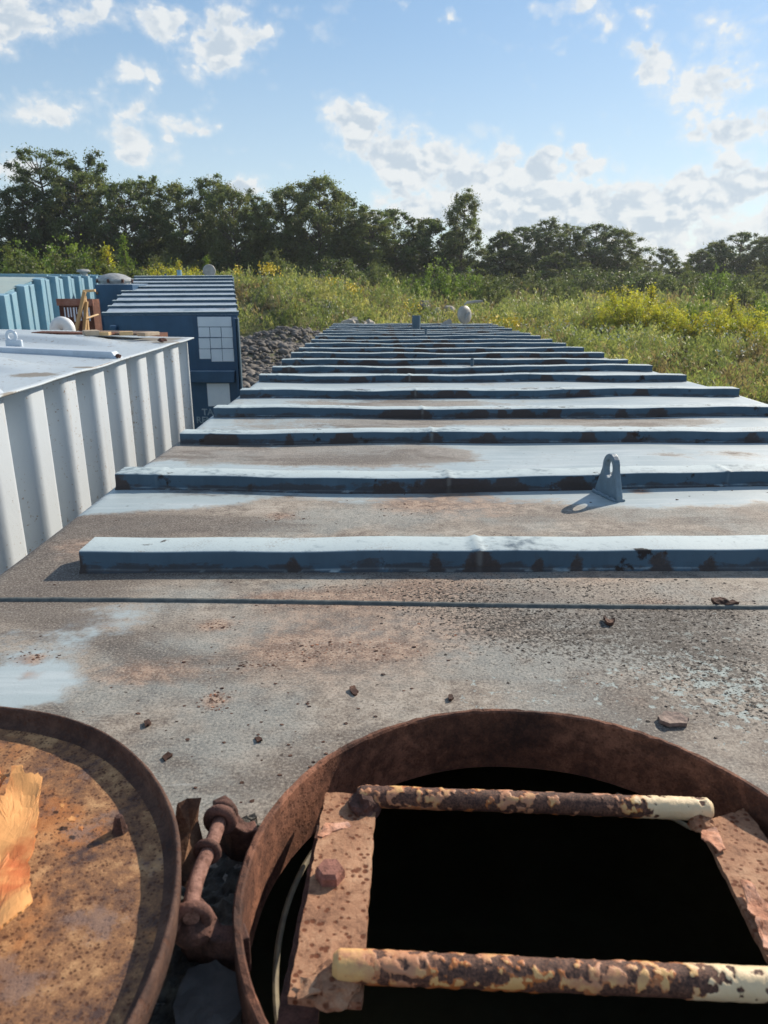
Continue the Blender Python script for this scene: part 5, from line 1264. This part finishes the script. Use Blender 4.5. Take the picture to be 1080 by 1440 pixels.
# weeds, grass and goldenrod covering the field: far too many to count
def weeds(name, n, region, hmin, hmax, per, leaf, lm, lab, tints, stem=True, patch=None, ymap=None):
    """region: function giving arrays x,y"""
    x, y = region(n); z = ground_z(x, y)
    if patch is not None:
        keep = patch(x, y); x, y, z = x[keep], y[keep], z[keep]
    n = len(x); mound = np.array([mn.fractal(Vector((a*.42, b_*.42, 9)), 1, 2, 2) for a, b_ in zip(x, y)]); hh_ = rng.uniform(hmin, hmax, n)*np.clip(.8+1.25*mound, .3, 1.7)
    k = per; f = rng.random((n, k)); lean = rng.normal(0, .16, (n, 2))
    spread = .28*(1-.75*f)*hh_[:, None]
    cx = x[:, None]+lean[:, :1]*f*hh_[:, None]+rng.normal(0, 1, (n, k))*spread*.6
    cy = y[:, None]+lean[:, 1:]*f*hh_[:, None]+rng.normal(0, 1, (n, k))*spread*.6
    cz = z[:, None]+f**.8*hh_[:, None]
    c = np.stack([cx, cy, cz], -1).reshape(-1, 3)
    pt = np.array([mn.noise(Vector((a*.16, b_*.16, 0))) for a, b_ in zip(x, y)]); pt2 = np.array([mn.noise(Vector((a*.5, b_*.5, 4))) for a, b_ in zip(x, y)])
    sel = np.clip(((pt*.9+pt2*.7+.5+rng.normal(0, .16, n))*len(tints)).astype(int), 0, len(tints)-1)
    t = np.array(tints)[sel]*rng.uniform(.7, 1.3, (n, 1)); t = np.repeat(t, k, axis=0)*rng.uniform(.8, 1.2, (n*k, 1))
    s = leaf*rng.uniform(.6, 1.4, n*k)
    # upright kites: long axis mostly vertical
    m_ = len(c); e = np.stack([rng.normal(0, .7, m_), rng.normal(0, .7, m_), np.ones(m_)], 1); e /= np.linalg.norm(e, axis=1, keepdims=True)
    d = rng.normal(size=(m_, 3)); f2 = np.cross(d, e); f2 /= np.linalg.norm(f2, axis=1, keepdims=True)
    S_ = s[:, None]
    v = np.stack([c+e*S_*.75, c+f2*S_*.17, c-e*S_*.75, c-f2*S_*.17], 1).reshape(-1, 3)
    fa = np.arange(m_*4).reshape(m_, 4)
    o = mesh(name, v, fa, lm, attrs={'tint': np.c_[np.repeat(t, 4, axis=0), np.ones(m_*4)]}); return tag(o, lab, 'weeds', kind='stuff')
def wedge(y0, y1, pw=1.0, k=.60):
    def f(n):
        u = rng.random(n); y = (y0**(1+pw)+(y1**(1+pw)-y0**(1+pw))*u)**(1/(1+pw)); x = rng.uniform(-1, 1, n)*(k*y+3); return x, y
    return f
def clear(x, y):
    rub = ((x+5.6)/4.6)**2+((y-34)/8.0)**2 < 1
    rub2 = (np.abs(x+4.4) < 2.8) & (y < 30)
    t0 = ((x > -1.4) & (x < 2.5) & (y < 12.6)) | ((x < 3) & (y < 20)); t1 = (x < -1) & (x > -5.6) & (y < 13); t2 = (x < -2.2) & (x > -12) & (y < 28)
    return ~(rub | rub2 | t0 | t1 | t2)
LW = leaf_mat('field_leaves', (1.2, 1.22, 1.25), (1.7, 1.6, 1.65), .45)
T_weed = [(.19, .155, .095), (.125, .155, .062), (.17, .20, .075), (.215, .24, .095), (.135, .17, .07), (.27, .265, .11)]
weeds('weeds', 15000, wedge(13, 34, .2), .4, 1.0, 42, .085, LW, 'tangled green and brown weeds in the near part of the field', T_weed, patch=clear)
weeds('weeds', 16000, wedge(32, 58, .3), .4, 1.05, 24, .13, LW, 'weeds and goldenrod stems over the middle of the field', T_weed, patch=clear)
weeds('weeds', 11000, wedge(56, 96, .4, .66), .5, 1.15, 14, .22, LW, 'tall weeds at the far edge of the field', T_weed, patch=clear)
# flower heads
def dots(name, spots_, size, m, lab, lift=(.8, 1.25)):
    V_, F_ = [], []; i = 0
    for (px, py, rx, ry, Yf, n) in spots_:
        for _ in range(n):
            q = WY(px+random.gauss(0, rx*.5), py, Yf+random.gauss(0, max(ry, 1)*.25)); x, y = q.x, q.y; z = float(ground_z(x, y))+random.uniform(*lift)+(.25 if ry > 4 else 0)*random.random()
            for _k in range(3):
                c = np.array([x, y, z])+rng.normal(0, size*.7, 3); a = rng.normal(size=3); a /= np.linalg.norm(a); b_ = np.cross(a, rng.normal(size=3)); b_ /= np.linalg.norm(b_)
                V_ += [c+a*size*.5, c+b_*size*.5, c-a*size*.5, c-b_*size*.5]; F_.append((i, i+1, i+2, i+3)); i += 4
    o = mesh(name, V_, F_, m); return tag(o, lab, 'flowers', kind='stuff')
M_gold = flat_mat('goldenrod', (.72, .52, .03), (.80, .62, .05), 5, .7); M_whitef = flat_mat('white_flower', (.62, .62, .52), (.72, .72, .64), 5, .7)
dots('goldenrod_flowers', [(378, 385, 14, 6, 51, 70), (335, 392, 6, 5, 50, 14), (497, 412, 12, 5, 50, 30), (468, 420, 14, 6, 50, 18), (585, 430, 10, 4, 47, 14), (575, 432, 8, 4, 46, 10), (700, 470, 20, 6, 36, 26), (720, 478, 12, 5, 35, 20), (760, 470, 90, 8, 38, 20), (990, 470, 60, 8, 34, 20)], .13, M_gold, 'yellow goldenrod flower heads scattered through the field')
dots('white_flowers', [(465, 420, 10, 8, 44, 14), (370, 402, 12, 6, 48, 12), (780, 468, 30, 10, 36, 26), (860, 490, 40, 10, 31, 30), (930, 480, 60, 12, 31, 26), (1030, 510, 40, 14, 26, 26), (600, 440, 80, 10, 44, 20), (1000, 450, 80, 10, 36, 20), (840, 440, 120, 10, 50, 24), (450, 400, 40, 14, 48, 14)], .06, M_whitef, 'small white flower heads scattered through the weeds')
# a single bright shoot on the bank
place_shrub('yspire', 415, 422, 44.5, .9, 'single bright yellow-green shoot on the weedy bank', 'shoots on the bank')


# ------------------------------------------------------------------ thin summer haze
hz_o = MB().box(-170, 170, -40, 175, -1.2, 24).build('haze', None)
mh = bpy.data.materials.new('thin_haze'); mh.use_nodes = True; t = mh.node_tree; t.nodes.clear()
mo = t.nodes.new('ShaderNodeOutputMaterial'); pv = t.nodes.new('ShaderNodeVolumePrincipled'); pv.inputs['Color'].default_value = (.86, .92, 1, 1); pv.inputs['Density'].default_value = .00028; pv.inputs['Anisotropy'].default_value = .4
t.links.new(pv.outputs[0], mo.inputs['Volume']); hz_o.data.materials.append(mh); tag(hz_o, 'thin haze over the yard and the field', kind='stuff')
